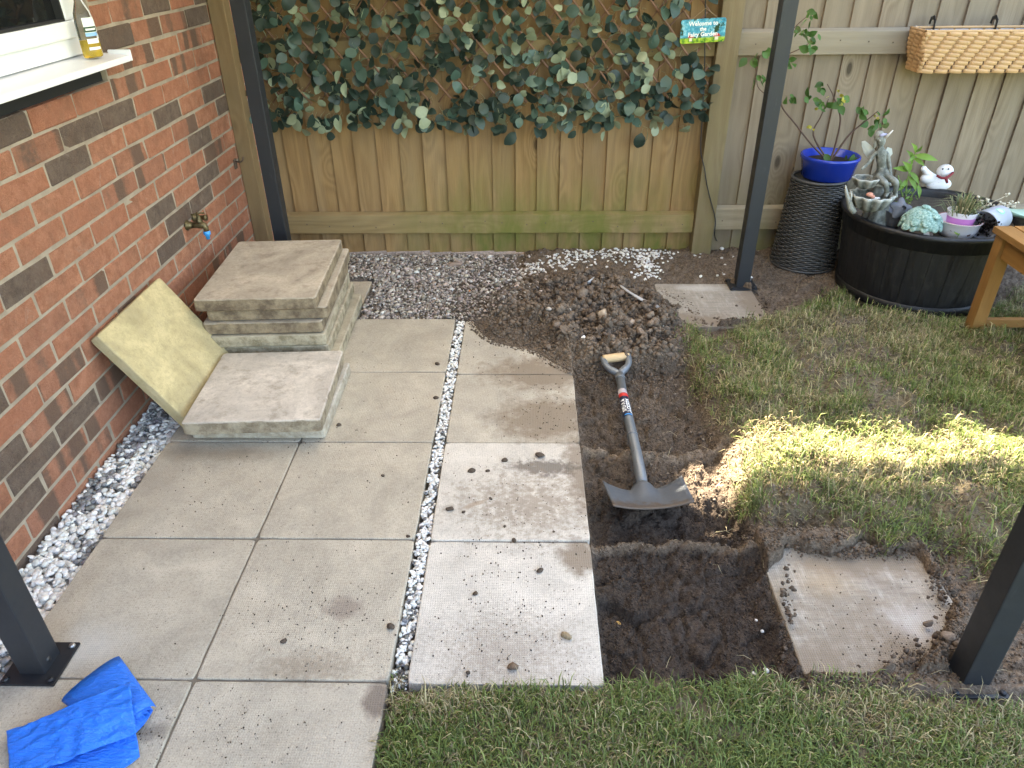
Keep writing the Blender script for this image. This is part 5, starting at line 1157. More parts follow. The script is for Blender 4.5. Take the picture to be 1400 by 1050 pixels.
# hanging basket trough on the fence rail
bx0 = PL(1237, 42, 1, 2.0); yb_, yf = FENCE_Y-0.040, 1.985
top_z = PL(1262, 44, 1, yf).z; bot_z = PL(1262, 101, 1, yf).z; xl = PL(1262, 60, 1, yf).x
bk = thing('fence_basket', 'tan woven trough planter hooked over the fence rail', 'basket', (xl, yf, bot_z))
M_wick = NT('tan_wicker'); t = M_wick; co = t.objco(); nz = t.noise(t.mapping(co, (12, 60, 60)), 1, 4, 0.6)
M_wick = t.fin(t.mix(nz, (0.36, 0.195, 0.085), (0.60, 0.375, 0.185)), 0.5, t.bump(nz, 0.25, 0.002), 0.4)
LW, DW, HW = 0.80, yb_-yf-0.012, top_z-bot_z
def rect_path(n_long, n_short, sh):        # trough outline, narrower at its foot
    P = []; x0_, x1_, y0_, y1_ = sh, LW-sh, sh*0.6, DW
    for k in range(n_long): P.append((x0_+(x1_-x0_)*k/n_long, y0_, 0, -1))
    for k in range(n_short): P.append((x1_, y0_+(y1_-y0_)*k/n_short, 1, 0))
    for k in range(n_long): P.append((x1_-(x1_-x0_)*k/n_long, y1_, 0, 1))
    for k in range(n_short): P.append((x0_, y1_-(y1_-y0_)*k/n_short, -1, 0))
    return P
rows = 10; mb = MB(); nl, ns = 168, 32
for j in range(rows):
    f_ = (j+0.5)/rows; sh = 0.030*(1-f_); P = rect_path(nl, ns, sh); z_ = HW*f_; V = []; N_ = len(P); hh = HW/rows*0.52
    for k, (x_, y_, ax_n, ay_n) in enumerate(P):
        u = (k/14+j*0.34+(j % 2)*0.5) % 1.0
        off = 0.008*math.sqrt(max(0, math.sin(math.pi*u/0.86))) if u < 0.86 else -0.006
        ztw = z_+hh*0.35*(0.5-u)
        for (dr, dz) in ((0.0010, -hh), (0.0040, -hh*0.3), (0.0040, hh*0.4), (0.0010, hh)):
            V.append((x_+ax_n*(off+dr), y_+ay_n*(off+dr), ztw+dz))
    mb.add(V, [(k*4+a, ((k+1) % N_)*4+a, ((k+1) % N_)*4+a+1, k*4+a+1) for k in range(N_) for a in range(3)], True)
tag(mb.build('weave', M_wick, bk, merge=False), kind='stuff')
mb = MB(); P = [(x_, y_, HW+0.003) for x_, y_, _, _ in rect_path(24, 5, 0.0)]; P.append(P[0]); mb.tube(P, 0.0058, 8, False); mb.build('rim', M_wick, bk)
MB().box((LW/2, DW/2+0.004, HW*0.45), (LW-0.07, DW-0.02, HW*0.86)).build('core', simple('basket_core', (0.10, 0.05, 0.022), 0.8), bk)
M_liner = NT('clear_liner'); t = M_liner; M_liner = t.fin((0.50, 0.47, 0.50), 0.2, t.bump(t.noise(t.objco(), 45, 5, 0.7, 1.0), 1.0, 0.01), 0.7)
mb = MB(); P2_ = [(x_, y_) for x_, y_, _, _ in rect_path(60, 10, 0.010)]
V = []; 
for k, (x_, y_) in enumerate(P2_): V += [(x_, y_, HW-0.03), (x_+random.uniform(-.002, .002), y_+random.uniform(-.002, .002), HW+0.004+random.uniform(-.004, .007))]
N_ = len(P2_); mb.add(V, [(2*k, 2*((k+1) % N_), 2*((k+1) % N_)+1, 2*k+1) for k in range(N_)], True); mb.add([(x_, y_, HW-0.028) for x_, y_ in P2_], [tuple(range(N_))]); mb.build('liner', M_liner, bk, merge=False)
for px in (1274, 1358):
    hx = PL(px, 30, 1, FENCE_Y-0.03).x-xl
    MB().tube([(hx, -0.002+DW, HW-0.06), (hx, DW+0.004-0.012, HW+0.005), (hx, DW-0.006, HW+0.030), (hx, DW+0.012, HW+0.042), (hx, DW+0.034, HW+0.036), (hx, DW+0.040, HW+0.014)], 0.009, 10, flat=0.25).build('hook', M_black, bk)

# ---------------------------------------------------------------- blue pot with rose
pot = thing('blue_pot', 'glossy blue round pot of a leggy rose on the rattan stand', 'pot', (2.635, 2.000, 0.443))
M_bpot = simple('blue_glaze', (0.006, 0.035, 0.33), 0.22, 0.1, 0.02, 30, 0, 0.6)
MB().lathe([(0.001, 0.0), (0.104, 0.0), (0.112, 0.006), (0.128, 0.085), (0.134, 0.092), (0.134, 0.104), (0.129, 0.107), (0.123, 0.104), (0.119, 0.070), (0.001, 0.068)], 48).build('pot', M_bpot, pot)
M_compost = simple('compost', (0.035, 0.026, 0.02), 0.95, 0.5, 1.0, 150, 0, 0.2, 0.008)
MB().lathe([(0.001, 0.078), (0.06, 0.076), (0.118, 0.072)], 24, wob=lambda th, j: 1+0.02*math.sin(5*th)).build('compost', M_compost, pot)
M_stem = simple('rose_stem', (0.085, 0.045, 0.030), 0.7, 0.3, 0.3, 90)
M_rleaf = mat_leaf('rose_leaf', (0.07, 0.15, 0.035), (0.16, 0.23, 0.09), 0.3, 0.5)
M_yleaf = mat_leaf('rose_leaf_yellow', (0.42, 0.38, 0.05), (0.45, 0.42, 0.12), 0.3, 0.5)
RL = [leaf_mesh('leaf', 0.048, 0.032, 0.004, M_rleaf, fold=0.3, tipk=0.85), leaf_mesh('leaf', 0.033, 0.022, -0.004, M_rleaf, fold=0.3, tipk=0.85)]
YL = leaf_mesh('leaf', 0.022, 0.016, 0.004, M_yleaf, fold=0.3, tipk=0.85)
def at(px, py, y): return PL(px, py, 1, y)
pb = pot.location
def lst(pts): return [Vector(p_)-pb for p_ in pts]
base_ = Vector((2.63, 1.98, 0.515))
branches = [[base_, at(1110, 198, 1.97), at(1088, 170, 1.96), at(1068, 142, 1.96), at(1072, 105, 1.97), at(1074, 75, 1.98), at(1080, 40, 1.98)],
            [base_, at(1143, 195, 1.99), at(1149, 165, 1.99), at(1146, 150, 1.99), at(1138, 128, 1.98), at(1131, 115, 1.98)],
            [base_, at(1158, 188, 1.99), at(1175, 172, 1.99), at(1188, 162, 1.98), at(1200, 152, 1.98)],
            [base_, at(1112, 185, 1.98), at(1122, 160, 1.98), at(1133, 135, 1.98)],
            [at(1068, 142, 1.96), at(1048, 130, 1.96), at(1036, 118, 1.96), at(1034, 98, 1.96), at(1028, 78, 1.96)],
            [at(1075, 75, 1.98), at(1095, 66, 1.98), at(1112, 55, 1.98)], [at(1080, 45, 1.98), at(1092, 32, 1.98), at(1106, 20, 1.98)]]
for k, b_ in enumerate(branches):
    sp = smooth_path(lst(b_), 5); m_ = len(sp); MB().tube(sp, [(0.0050 if k < 4 else 0.0028)*(1-0.62*i/(m_-1)) for i in range(m_)], 6).build('stem', M_stem, pot)
def put_leaf(me, pos, parent, s_=1.0, rl_=random):
    o = link('leaf', me, parent); o.matrix_local = Matrix.Translation(pos) @ Euler((rl_.gauss(-0.5, 0.5), rl_.gauss(0, 1.1), rl_.gauss(0, 0.8)), 'XYZ').to_matrix().to_4x4() @ Matrix.Scale(s_, 4); return o
for (px, py, nn, sp_, me) in ((1122, 115, 3, 9, 0), (1108, 135, 3, 7, 0), (1123, 140, 4, 8, 0), (1150, 138, 5, 10, 0), (1175, 150, 3, 7, 0), (1195, 170, 4, 8, 0), (1205, 158, 2, 5, 0), (1090, 45, 6, 10, 0), (1110, 55, 4, 7, 0), (1105, 20, 4, 7, 0), (1030, 78, 4, 7, 0), (1048, 70, 3, 5, 0), (1040, 105, 4, 8, 0), (1080, 85, 3, 6, 0), (1080, 132, 3, 5, 0), (1115, 68, 3, 6, 0), (1130, 225, 4, 12, 0), (1160, 215, 3, 8, 0), (1138, 145, 4, 14, 1), (1110, 175, 3, 5, 1), (1195, 156, 3, 4, 1), (1150, 130, 3, 6, 1), (1120, 143, 2, 4, 1)):
    for _ in range(nn+(0 if me else 2)):
        p_ = at(px+random.gauss(0, sp_*0.6), py+random.gauss(0, sp_*0.6), 1.97+random.gauss(0, 0.02)); put_leaf(YL if me else random.choice(RL), p_-pb, pot, random.uniform(0.75, 1.15))

# ---------------------------------------------------------------- half barrel planter
BC = Vector((3.020, 1.712, 0.0)); BR_, BH_ = 0.372, 0.372
barrel = thing('barrel_planter', 'large black plastic half barrel planter full of ornaments', 'planter', (BC.x, BC.y, 0.004))
t = NT('barrel_plastic'); co = t.objco(); gr = t.noise(t.mapping(co, (60, 60, 5)), 1, 4, 0.6); nz = t.noise(co, 30, 5, 0.7)
M_barrel = t.fin(t.mix(t.maprange(nz, 0.52, 0.75), t.mix(gr, (0.005, 0.005, 0.006), (0.011, 0.011, 0.012)), (0.028, 0.027, 0.025)), t.maprange(gr, 0.3, 0.7, 0.38, 0.6), t.bump(gr, 0.5, 0.004), 0.5)
def rad(z_): return 0.322+(BR_-0.012-0.322)*(z_/BH_)
NSV = 26
for k in range(NSV):                       # moulded staves with grooves between them
    a0, a1 = 2*math.pi*(k+0.008)/NSV, 2*math.pi*(k+0.992)/NSV; V = []; zs = [0.0, 0.04, BH_*0.5, BH_-0.06]
    for z_ in zs:
        for i in range(4):
            a = a0+(a1-a0)*i/3; r_ = rad(z_)-(0.0012 if i in (0, 3) else 0); V.append((r_*math.cos(a), r_*math.sin(a), z_))
    for z_ in zs:
        for i in range(4): a = a0+(a1-a0)*i/3; r_ = rad(z_)-0.010; V.append((r_*math.cos(a), r_*math.sin(a), z_))
    Fz = [(j*4+i, j*4+i+1, j*4+5+i, j*4+4+i) for j in range(3) for i in range(3)]
    Fz += [(j*4, j*4+4, 16+j*4+4, 16+j*4) for j in range(3)]+[(j*4+3, 16+j*4+3, 16+j*4+7, j*4+7) for j in range(3)]
    mb = MB(); mb.add(V, Fz, False); mb.build('stave', M_barrel, barrel)
MB().lathe([(rad(0)-0.011, 0.0), (rad(BH_)-0.011, BH_-0.02)], 60).build('core', M_barrel, barrel)
MB().lathe([(rad(0.0)+0.003, 0.0), (rad(0.045)+0.005, 0.004), (rad(0.045)+0.005, 0.040), (rad(0.045)-0.004, 0.044)], 64).build('hoop', M_barrel, barrel)
MB().lathe([(rad(BH_-0.075)-0.004, BH_-0.078), (rad(BH_-0.07)+0.006, BH_-0.074), (rad(BH_-0.03)+0.007, BH_-0.026), (BR_, BH_-0.022), (BR_+0.004, BH_-0.012), (BR_+0.002, BH_-0.001), (BR_-0.006, BH_), (BR_-0.026, BH_-0.003), (BR_-0.032, BH_-0.012), (BR_-0.036, BH_-0.06)], 72).build('rim', M_barrel, barrel)
BS = 0.338                                  # compost level in the barrel
MB().lathe([(0.001, BS-0.002), (0.12, BS+0.001), (0.24, BS-0.002), (BR_-0.034, BS-0.004)], 40, wob=lambda th, j: 1+0.01*math.sin(7*th+j)).build('compost', simple('old_compost', (0.075, 0.062, 0.048), 0.95, 0.5, 1.0, 120, 0, 0.2, 0.006), barrel)
BZ = 0.004+BS

def skin(name, verts, edges, radii, mat, parent, sub=1, loc=(0, 0, 0)):
    me = bpy.data.meshes.new(name); me.from_pydata([tuple(v) for v in verts], edges, []); o = bpy.data.objects.new(name, me); C.objects.link(o)
    m = o.modifiers.new('skin', 'SKIN'); m.use_smooth_shade = True
    for i, sv in enumerate(me.skin_vertices[0].data):
        sv.radius = (radii[i], radii[i]); sv.use_root = (i == 0)
    s_ = o.modifiers.new('sub', 'SUBSURF'); s_.levels = sub; s_.render_levels = sub
    bpy.context.view_layer.update(); me2 = bpy.data.meshes.new_from_object(o.evaluated_get(bpy.context.evaluated_depsgraph_get()))
    bpy.data.objects.remove(o); me2.materials.clear(); me2.materials.append(mat); me2.name = name
    return link(name, me2, parent, loc)

# ---- fairy statue
FY = 1.655
t = NT('weathered_bronze'); co = t.objco(); nz = t.noise(co, 55, 6, 0.7)
pt_ = t.n('NewGeometry').outputs['Pointiness']
M_stat = t.fin(t.mix(t.maprange(pt_, 0.52, 0.60), t.ramp(nz, [(0.32, (0.045, 0.052, 0.044)), (0.52, (0.12, 0.128, 0.108)), (0.72, (0.27, 0.28, 0.245))]), (0.40, 0.41, 0.37)), 0.6, t.bump(nz, 0.5, 0.003), 0.4, 0.15)
fo = at(1193, 296, FY); fo.z = BZ-0.002
fairy = thing('fairy_statue', 'weathered grey statue of a seated fairy with shell bowls in the barrel', 'statue', fo)
def fp(px, py, dy=0.0): return at(px, py, FY+dy)-fo
fv = [fp(1206, 238), fp(1206, 228), fp(1204.5, 215), fp(1204, 207), fp(1204, 200), fp(1203.5, 191, -0.004), fp(1203, 184),          # pelvis .. crown
      fp(1194, 211), fp(1188, 222, -0.012), fp(1177, 232, -0.03),                                                                 # arm to the bowl
      fp(1213, 210), fp(1216, 226, -0.012), fp(1218, 241, -0.035),                                                                # arm to the knee
      fp(1200, 243, -0.03), fp(1211, 250, -0.075), fp(1213, 264, -0.06), fp(1210, 270, -0.075),
      fp(1213, 242, -0.03), fp(1226, 249, -0.075), fp(1224, 263, -0.055), fp(1225, 271, -0.07)]
fe = [(0, 1), (1, 2), (2, 3), (3, 4), (4, 5), (5, 6), (3, 7), (7, 8), (8, 9), (3, 10), (10, 11), (11, 12), (0, 13), (13, 14), (14, 15), (15, 16), (0, 17), (17, 18), (18, 19), (19, 20)]
frr = [0.024, 0.019, 0.022, 0.014, 0.008, 0.017, 0.014, 0.010, 0.0085, 0.006, 0.010, 0.0085, 0.0065, 0.018, 0.013, 0.010, 0.009, 0.018, 0.013, 0.010, 0.009]
skin('figure', fv, fe, frr, M_stat, fairy, 2)
hb_ = MB(); hb_.sphere(fp(1202, 186, 0.006), 0.021, 14, 10, (1, 1, 1.05)); hb_.sphere(fp(1197, 195, 0.010), 0.012, 10, 8, (0.8, 0.8, 2.0)); hb_.sphere(fp(1208, 194, 0.014), 0.010, 10, 8, (0.8, 0.8, 1.8)); hb_.build('hair', M_stat, fairy)
MB().tube([fp(1203, 186, -0.02), fp(1208, 184, -0.014), fp(1212, 184, 0.0)], [0.005, 0.006, 0.005], 8).build('headband', simple('lilac_paint', (0.30, 0.30, 0.42), 0.6), fairy)
MB().tube([fp(1210, 189, -0.012), fp(1221, 178, -0.02)], [0.006, 0.002], 8).build('feather', simple('pale_stone', (0.55, 0.53, 0.50), 0.7), fairy)
fc = MB(); fc.sphere(fp(1203, 192, -0.020), 0.004, 8, 6); fc.sphere(fp(1200.5, 190, -0.018), 0.0022, 6, 5); fc.sphere(fp(1205.5, 190, -0.018), 0.0022, 6, 5); fc.build('face_features', M_stat, fairy)
sk = MB(); sk.lathe([(0.020, 0.0), (0.030, -0.025), (0.045, -0.050), (0.050, -0.058), (0.001, -0.055)], 20, fp(1206, 232, -0.005), wob=lambda th, j: 1+0.07*math.sin(8*th)*(j > 0)); sk.build('skirt', M_stat, fairy)
def wing(pts, name='wing'):
    mb = MB(); n_ = len(pts); mb.add([tuple(p_+Vector((0, -0.003, 0))) for p_ in pts]+[tuple(p_+Vector((0, 0.003, 0))) for p_ in pts], [tuple(range(n_)), tuple(range(2*n_-1, n_-1, -1))]+[(k, (k+1) % n_, n_+(k+1) % n_, n_+k) for k in range(n_)]); o = mb.build(name, M_stat, fairy); return o
wing([fp(1199, 208, .02), fp(1192, 200, .025), fp(1183, 192.5, .03), fp(1178, 194, .03), fp(1178, 200, .03), fp(1181, 209, .03), fp(1186, 216, .028), fp(1194, 218, .022)])
wing([fp(1209, 208, .02), fp(1213, 201, .025), fp(1219, 203, .03), fp(1220, 210, .03), fp(1215, 216, .026)])
def shell(c_, r_, h_, name, lobes=9, deep=0.75, rz=0.0):
    w_ = lambda th, j: 1+0.075*math.sin(lobes*th+rz)*(1 if j > 0 else 0.2)
    MB().lathe([(r_*0.35, -h_), (r_*0.75, -h_*0.75), (r_*0.98, -h_*0.2), (r_*1.04, 0.0), (r_*0.97, 0.002), (r_*0.88, -h_*0.2), (r_*0.5, -h_*deep), (0.001, -h_*deep)], 54, c_, wob=w_).build(name, M_stat, fairy)
shell(fp(1184, 243, -0.03), 0.050, 0.045, 'upper_bowl', 7)
shell(fp(1192, 265, -0.05), 0.086, 0.070, 'lower_bowl', 11)
MB().lathe([(0.001, 0.11), (0.034, 0.11), (0.038, 0.03), (0.046, 0.012), (0.048, 0.0), (0.001, 0.0)], 30, (0.012, -0.025, 0.002), wob=lambda th, j: 1+0.05*math.sin(6*th+j)).build('pedestal', M_stat, fairy)
MB().lathe([(0.001, 0.19), (0.028, 0.185), (0.036, 0.10), (0.050, 0.0), (0.001, 0.0)], 24, (0.010, 0.02, 0.002), wob=lambda th, j: 1+0.10*math.sin(5*th+j*1.3)).build('rock_back', M_stat, fairy)
MB().sphere(fp(1189, 266, -0.07), 0.013, 10, 8, (1.2, 1, 0.8)).sphere(fp(1193, 269, -0.075), 0.010, 10, 8, (1, 1, 0.8)).build('bowl_pebbles', simple('salmon_stone', (0.62, 0.27, 0.18), 0.6), fairy)
MB().sphere(fp(1198, 271, -0.075), 0.010, 10, 6, (1.8, 0.8, 0.5)).build('bowl_sand', simple('white_grit', (0.7, 0.68, 0.64), 0.8), fairy)
# small animal ornaments at its foot
MB().tube([fp(1168, 290, -0.07), fp(1163, 283, -0.07), fp(1160, 272, -0.07), fp(1157, 262, -0.065), fp(1156, 253, -0.06)], [0.012, 0.014, 0.010, 0.007, 0.002], 9).tube([fp(1161, 279, -0.075), fp(1164, 268, -0.075), fp(1163, 261, -0.075)], [0.007, 0.005, 0.002], 8).build('bird', M_stat, fairy)
sqo = at(1223, 296, 1.60); sqo.z = BZ-0.002
sq = thing('grey_planter_ornament', 'small dark grey ornamental flower cup beside the fairy statue', 'ornament', sqo)
M_dkst = simple('slate_resin', (0.12, 0.125, 0.14), 0.6, 0.4, 0.6, 90, 0, 0.4, 0.004)
MB().lathe([(0.001, 0), (0.030, 0), (0.034, 0.03), (0.048, 0.068), (0.052, 0.074), (0.044, 0.072), (0.026, 0.04), (0.001, 0.035)], 30, wob=lambda th, j: 1+0.12*math.sin(5*th)*(j > 2)).build('cup', M_dkst, sq)
MB().lathe([(0.010, 0.02), (0.016, 0.014), (0.042, 0.0), (0.045, -0.004), (0.014, 0.004), (0.008, 0.0)], 30, wob=lambda th, j: 1+0.22*math.sin(5*th)*(j in (2, 3))).build('flower', M_dkst, sq, loc=(0.004, -0.03, 0.088), rot=(R_(55), R_(10), 0))

# ---- toadstool house
tp = at(1254, 322, 1.475); tp.z = BZ-0.002
ts = thing('toadstool_house', 'verdigris toadstool house ornament with scaly cap in the barrel', 'ornament', tp)
t = NT('verdigris'); nz = t.noise(t.objco(), 110, 5, 0.75); M_verd = t.fin(t.ramp(nz, [(0.32, (0.06, 0.13, 0.11)), (0.5, (0.22, 0.36, 0.31)), (0.7, (0.50, 0.60, 0.53))]), 0.85, t.bump(nz, 0.9, 0.005), 0.2)
M_tstem = simple('toadstool_stem', (0.17, 0.115, 0.09), 0.8, 0.4, 0.6, 60)
MB().lathe([(0.001, 0), (0.062, 0), (0.060, 0.02), (0.050, 0.055), (0.048, 0.075), (0.001, 0.075)], 28, wob=lambda th, j: 1+0.05*math.sin(4*th)).build('stem', M_tstem, ts)
cap = MB().lathe([(0.030, 0.050), (0.070, 0.046), (0.078, 0.052), (0.075, 0.070), (0.062, 0.098), (0.038, 0.118), (0.001, 0.126)], 34, wob=lambda th, j: 1+0.07*math.sin(5*th+j)*(j > 0)).build('cap', M_verd, ts)
for row, (zz, rr, nn, sz) in enumerate(((0.058, 0.074, 11, 0.021), (0.080, 0.068, 9, 0.022), (0.100, 0.052, 7, 0.021), (0.116, 0.030, 4, 0.021), (0.124, 0.004, 1, 0.024))):
    for k in range(nn):
        th = 2*math.pi*(k+0.5*(row % 2)+random.uniform(-.2, .2))/nn; sz_ = sz*random.uniform(0.75, 1.25)
        MB().sphere((0, 0, 0), sz_, 10, 6, (1.0, 0.9, 0.36), None).build('scale', M_verd, cap, loc=(rr*math.cos(th), rr*math.sin(th), zz+random.uniform(-.005, .005)), rot=(random.uniform(-.2, .2), R_(62-row*14+random.uniform(-12, 12)), th))
cp = MB().add([(-0.002, -0.058, 0.0), (0.024, -0.066, 0.0), (0.010, -0.060, 0.046), (-0.010, -0.054, 0.05)], [(0, 1, 2, 3)]).build('door', simple('pale_door', (0.55, 0.52, 0.48), 0.7), ts); sd = cp.modifiers.new('s', 'SOLIDIFY'); sd.thickness = 0.006
gn = at(1268, 322, 1.44); gn.z = BZ-0.002
gnm = thing('gnome_figure', 'tiny pale pink figure sitting at the foot of the toadstool house', 'figurine', gn)
skin('body', [(0, 0, 0.012), (0, 0, 0.028), (0, -0.002, 0.042), (-0.014, -0.012, 0.024), (0.014, -0.012, 0.024), (-0.010, -0.020, 0.006), (0.012, -0.020, 0.006)], [(0, 1), (1, 2), (1, 3), (1, 4), (0, 5), (0, 6)], [0.012, 0.010, 0.011, 0.005, 0.005, 0.006, 0.006], simple('flesh_resin', (0.55, 0.38, 0.32), 0.6, 0.3, 0.3, 200), gnm, 2)
MB().sphere((0, -0.004, 0.010), 0.015, 10, 7, (1.2, 1.0, 0.6)).build('robe', simple('white_resin', (0.66, 0.62, 0.58), 0.7), gnm)

# ---- enamel bowl with pink pot and dry grassy plant
eb = at(1303, 329, 1.495); eb.z = BZ
en = thing('enamel_bowl', 'chipped white enamel bowl holding a small pink pot in the barrel', 'bowl', eb)
t = NT('chipped_enamel'); co = t.objco(); nz = t.noise(co, 38, 5, 0.6)
M_enam = t.fin(t.mix(t.maprange(nz, 0.63, 0.66), (0.72, 0.72, 0.74), (0.10, 0.045, 0.03)), 0.3, None, 0.5)
MB().lathe([(0.001, 0), (0.060, 0), (0.066, 0.005), (0.078, 0.03), (0.085, 0.062), (0.090, 0.066), (0.089, 0.069), (0.082, 0.066), (0.066, 0.012), (0.001, 0.008)], 44).build('bowl', M_enam, en, loc=(0, 0, 0))
MB().tube([(0.0875*math.cos(2*math.pi*k/44), 0.0875*math.sin(2*math.pi*k/44), 0.0675) for k in range(45)], 0.0022, 6, False).build('rim', simple('worn_rim', (0.30, 0.10, 0.08), 0.5, 0.4), en)
pp = thing('pink_pot', 'small white pot with pink band and wispy dry plant inside the enamel bowl', 'pot', eb+Vector((0.006, 0.006, 0.0085)))
t = NT('pink_band'); zc_ = t.n('SeparateXYZ', {'Vector': t.objco()}).outputs[2]
M_pink = t.fin(t.mix(t.maprange(zc_, 0.072, 0.0725), (0.62, 0.22, 0.56), (0.78, 0.76, 0.78)), 0.4, None, 0.4)
MB().lathe([(0.001, 0), (0.042, 0), (0.045, 0.003), (0.058, 0.090), (0.060, 0.094), (0.056, 0.094), (0.052, 0.080), (0.001, 0.078)], 40).build('pot', M_pink, pp)
lp = []
for k in range(14): th = 2*math.pi*k/14; lp.append((0.013*math.cos(th), 0.007*math.sin(th)*(1.0+0.25*abs(math.cos(th)))))
mb = MB(); mb.add([((0.0515+z_*0.15+0.0008)*math.sin(0.75+x_/0.05), -(0.0515+z_*0.15+0.0008)*math.cos(0.75+x_/0.05), 0.055+z_) for x_, z_ in lp], [tuple(range(14))]); mb.build('lips_mark', simple('magenta_print', (0.55, 0.01, 0.14), 0.4), pp)
xs = rng.normal(0, 0.022, 210); ys = rng.normal(0, 0.022, 210)
pr = np.hypot(xs, ys); aa = np.arctan2(ys, xs)+rng.normal(0, 0.5, 210)
gb = blades('wispy_leaves', xs, ys, rng.uniform(0.05, 0.115, 210), rng.uniform(0.0035, 0.006, 210), np.where((rng.random(210) < 0.45)[:, None], np.array([0.36, 0.31, 0.17]), np.array([0.16, 0.20, 0.09]))*rng.uniform(0.7, 1.3, (210, 1)), np.clip(pr*18+rng.normal(0, 0.1, 210), 0.1, 0.9), None, 8, z=np.full(210, 0.082), az=aa)
gb.parent = pp
# ---- grey pot lying on its side
gp_ = at(1349, 318, 1.475); gp_.z = BZ+0.062
gy = thing('tipped_grey_pot', 'small grey pot tipped on its side spilling dark soil in the barrel', 'pot', gp_, (R_(98), 0, R_(-58)))
M_gpot = simple('grey_ceramic', (0.36, 0.39, 0.45), 0.4, 0.12, 0.1, 40)
MB().lathe([(0.001, -0.07), (0.045, -0.07), (0.050, -0.066), (0.062, 0.040), (0.064, 0.052), (0.060, 0.052), (0.055, 0.042), (0.05, 0.020), (0.001, 0.018)], 40).build('pot', M_gpot, gy)
for sc_, m_, e_ in ((0.021, simple('leaf_print', (0.22, 0.50, 0.30), 0.5), 0.0006), (0.013, simple('leaf_print_pale', (0.45, 0.62, 0.50), 0.5), 0.0012)):
    mb = MB(); V = []
    for k in range(16):
        th = 2*math.pi*k/16; x_, z_ = sc_*math.cos(th)*0.85, sc_*math.sin(th); a = 1.15+x_/0.056; r_ = 0.0565+z_*0.11+e_; V.append((r_*math.cos(a), r_*math.sin(a), z_-0.01))
    mb.add(V, [tuple(range(16))]); mb.build('leaf_badge', m_, gy)
V, F_, Cc = scatter(np.c_[rng.normal(0, 0.022, 90), rng.normal(0, 0.022, 90), rng.uniform(0.030, 0.058, 90)], rng.uniform(0.006, 0.011, 90), np.repeat(np.array([[0.022, 0.019, 0.018]]), 90, 0), CRUMB, False, 5)
tag(link('soil', mesh_np('soil', V, F_, [M_crumb], False, Cc), gy), kind='stuff')
# ---- leafy plant and dried heads in the barrel
lp0 = Vector((2.985, 1.86, BZ)); lpz = thing('leafy_plant', 'bright green leafy shoot growing at the back of the barrel', 'plant', lp0)
M_gleaf = mat_leaf('lily_leaf', (0.17, 0.30, 0.05), (0.26, 0.38, 0.12), 0.35, 0.45)
GL = [leaf_mesh('leaf', 0.085, 0.024, 0.012, M_gleaf, 6, 0.3, 0.8), leaf_mesh('leaf', 0.065, 0.020, -0.010, M_gleaf, 6, 0.3, 0.8)]
M_gstem = simple('green_stem', (0.16, 0.25, 0.06), 0.6)
def lp_(px, py, y=1.85): return at(px, py, y)-lp0
for st in ([(1238, 275), (1240, 250), (1245, 230), (1252, 208)], [(1236, 275), (1232, 262), (1228, 240)], [(1242, 275), (1250, 262), (1256, 250)]):
    MB().tube(smooth_path([lp_(*s_) for s_ in st], 4), 0.0028, 6).build('stem', M_gstem, lpz)
def leaf_to(me, a, b, parent, s0_=0.085):           # leaf from its base a to its tip b
    d = (b-a); L_ = d.length; z_ = -d.normalized(); y_ = Vector((0, -1, 0.4)); x_ = y_.cross(z_).normalized(); y_ = z_.cross(x_)
    o = link('leaf', me, parent); M = Matrix((x_, -y_, z_)).transposed(); o.matrix_local = Matrix.Translation(a) @ M.to_4x4() @ Matrix.Scale(L_/s0_, 4); return o
for a, b in (((1252, 208), (1245, 195)), ((1252, 208), (1262, 198)), ((1250, 212), (1282, 220)), ((1250, 212), (1240, 222)), ((1248, 215), (1264, 228)), ((1248, 218), (1238, 205)), ((1243, 232), (1219, 230)), ((1243, 234), (1256, 252)), ((1244, 236), (1232, 220)), ((1242, 240), (1252, 262)), ((1240, 245), (1226, 262)), ((1246, 226), (1244, 216)), ((1250, 208), (1258, 205)), ((1255, 252), (1256, 272)), ((1230, 245), (1232, 262))):
    leaf_to(GL[0], lp_(*a, 1.85+random.uniform(-.01, .01)), lp_(*b, 1.83+random.uniform(-.02, .02)), lpz)
for _ in range(34):
    p_ = lp_(random.gauss(1237, 9), random.gauss(265, 8), 1.84+random.uniform(-.03, .03)); put_leaf(GL[1], p_, lpz, random.uniform(0.25, 0.5))
dr0 = Vector((3.22, 1.66, BZ)); dr = thing('dried_plant', 'pale dried flower heads on thin stalks behind the tipped grey pot', 'plant', dr0)
M_dry = simple('dried_stalk', (0.42, 0.36, 0.26), 0.85, 0.3)
for k in range(26):
    px, py = random.choice(((1345, 275), (1355, 285), (1372, 282), (1378, 272), (1385, 278), (1340, 290), (1363, 290), (1380, 292)))
    tip = at(px+random.gauss(0, 4), py+random.gauss(0, 4), 1.66+random.uniform(-.03, .03))-dr0; b_ = Vector((random.gauss(0.0, 0.05), random.gauss(0, 0.02), 0))
    MB().tube([b_, b_.lerp(tip, 0.6)+Vector((random.uniform(-.01, .01), 0, 0.01)), tip], 0.0016, 5).build('stalk', M_dry, dr)
    hd = MB()
    for _ in range(4): hd.sphere(tip+Vector((random.gauss(0, .007), random.gauss(0, .007), random.gauss(0, .006))), random.uniform(0.004, 0.0065), 7, 5)
    hd.build('flower_head', simple('dry_head', (0.52, 0.47, 0.36), 0.9) if k == 0 else bpy.data.materials['dry_head'], dr)
sp0 = at(1306, 331, 1.42); sp0.z = BZ; spn = thing('seedling', 'tiny green seedling at the front edge of the barrel', 'plant', sp0)
MB().tube([(0, 0, 0), (0.002, -0.003, 0.03)], 0.0012, 5).build('stem', M_gstem, spn)
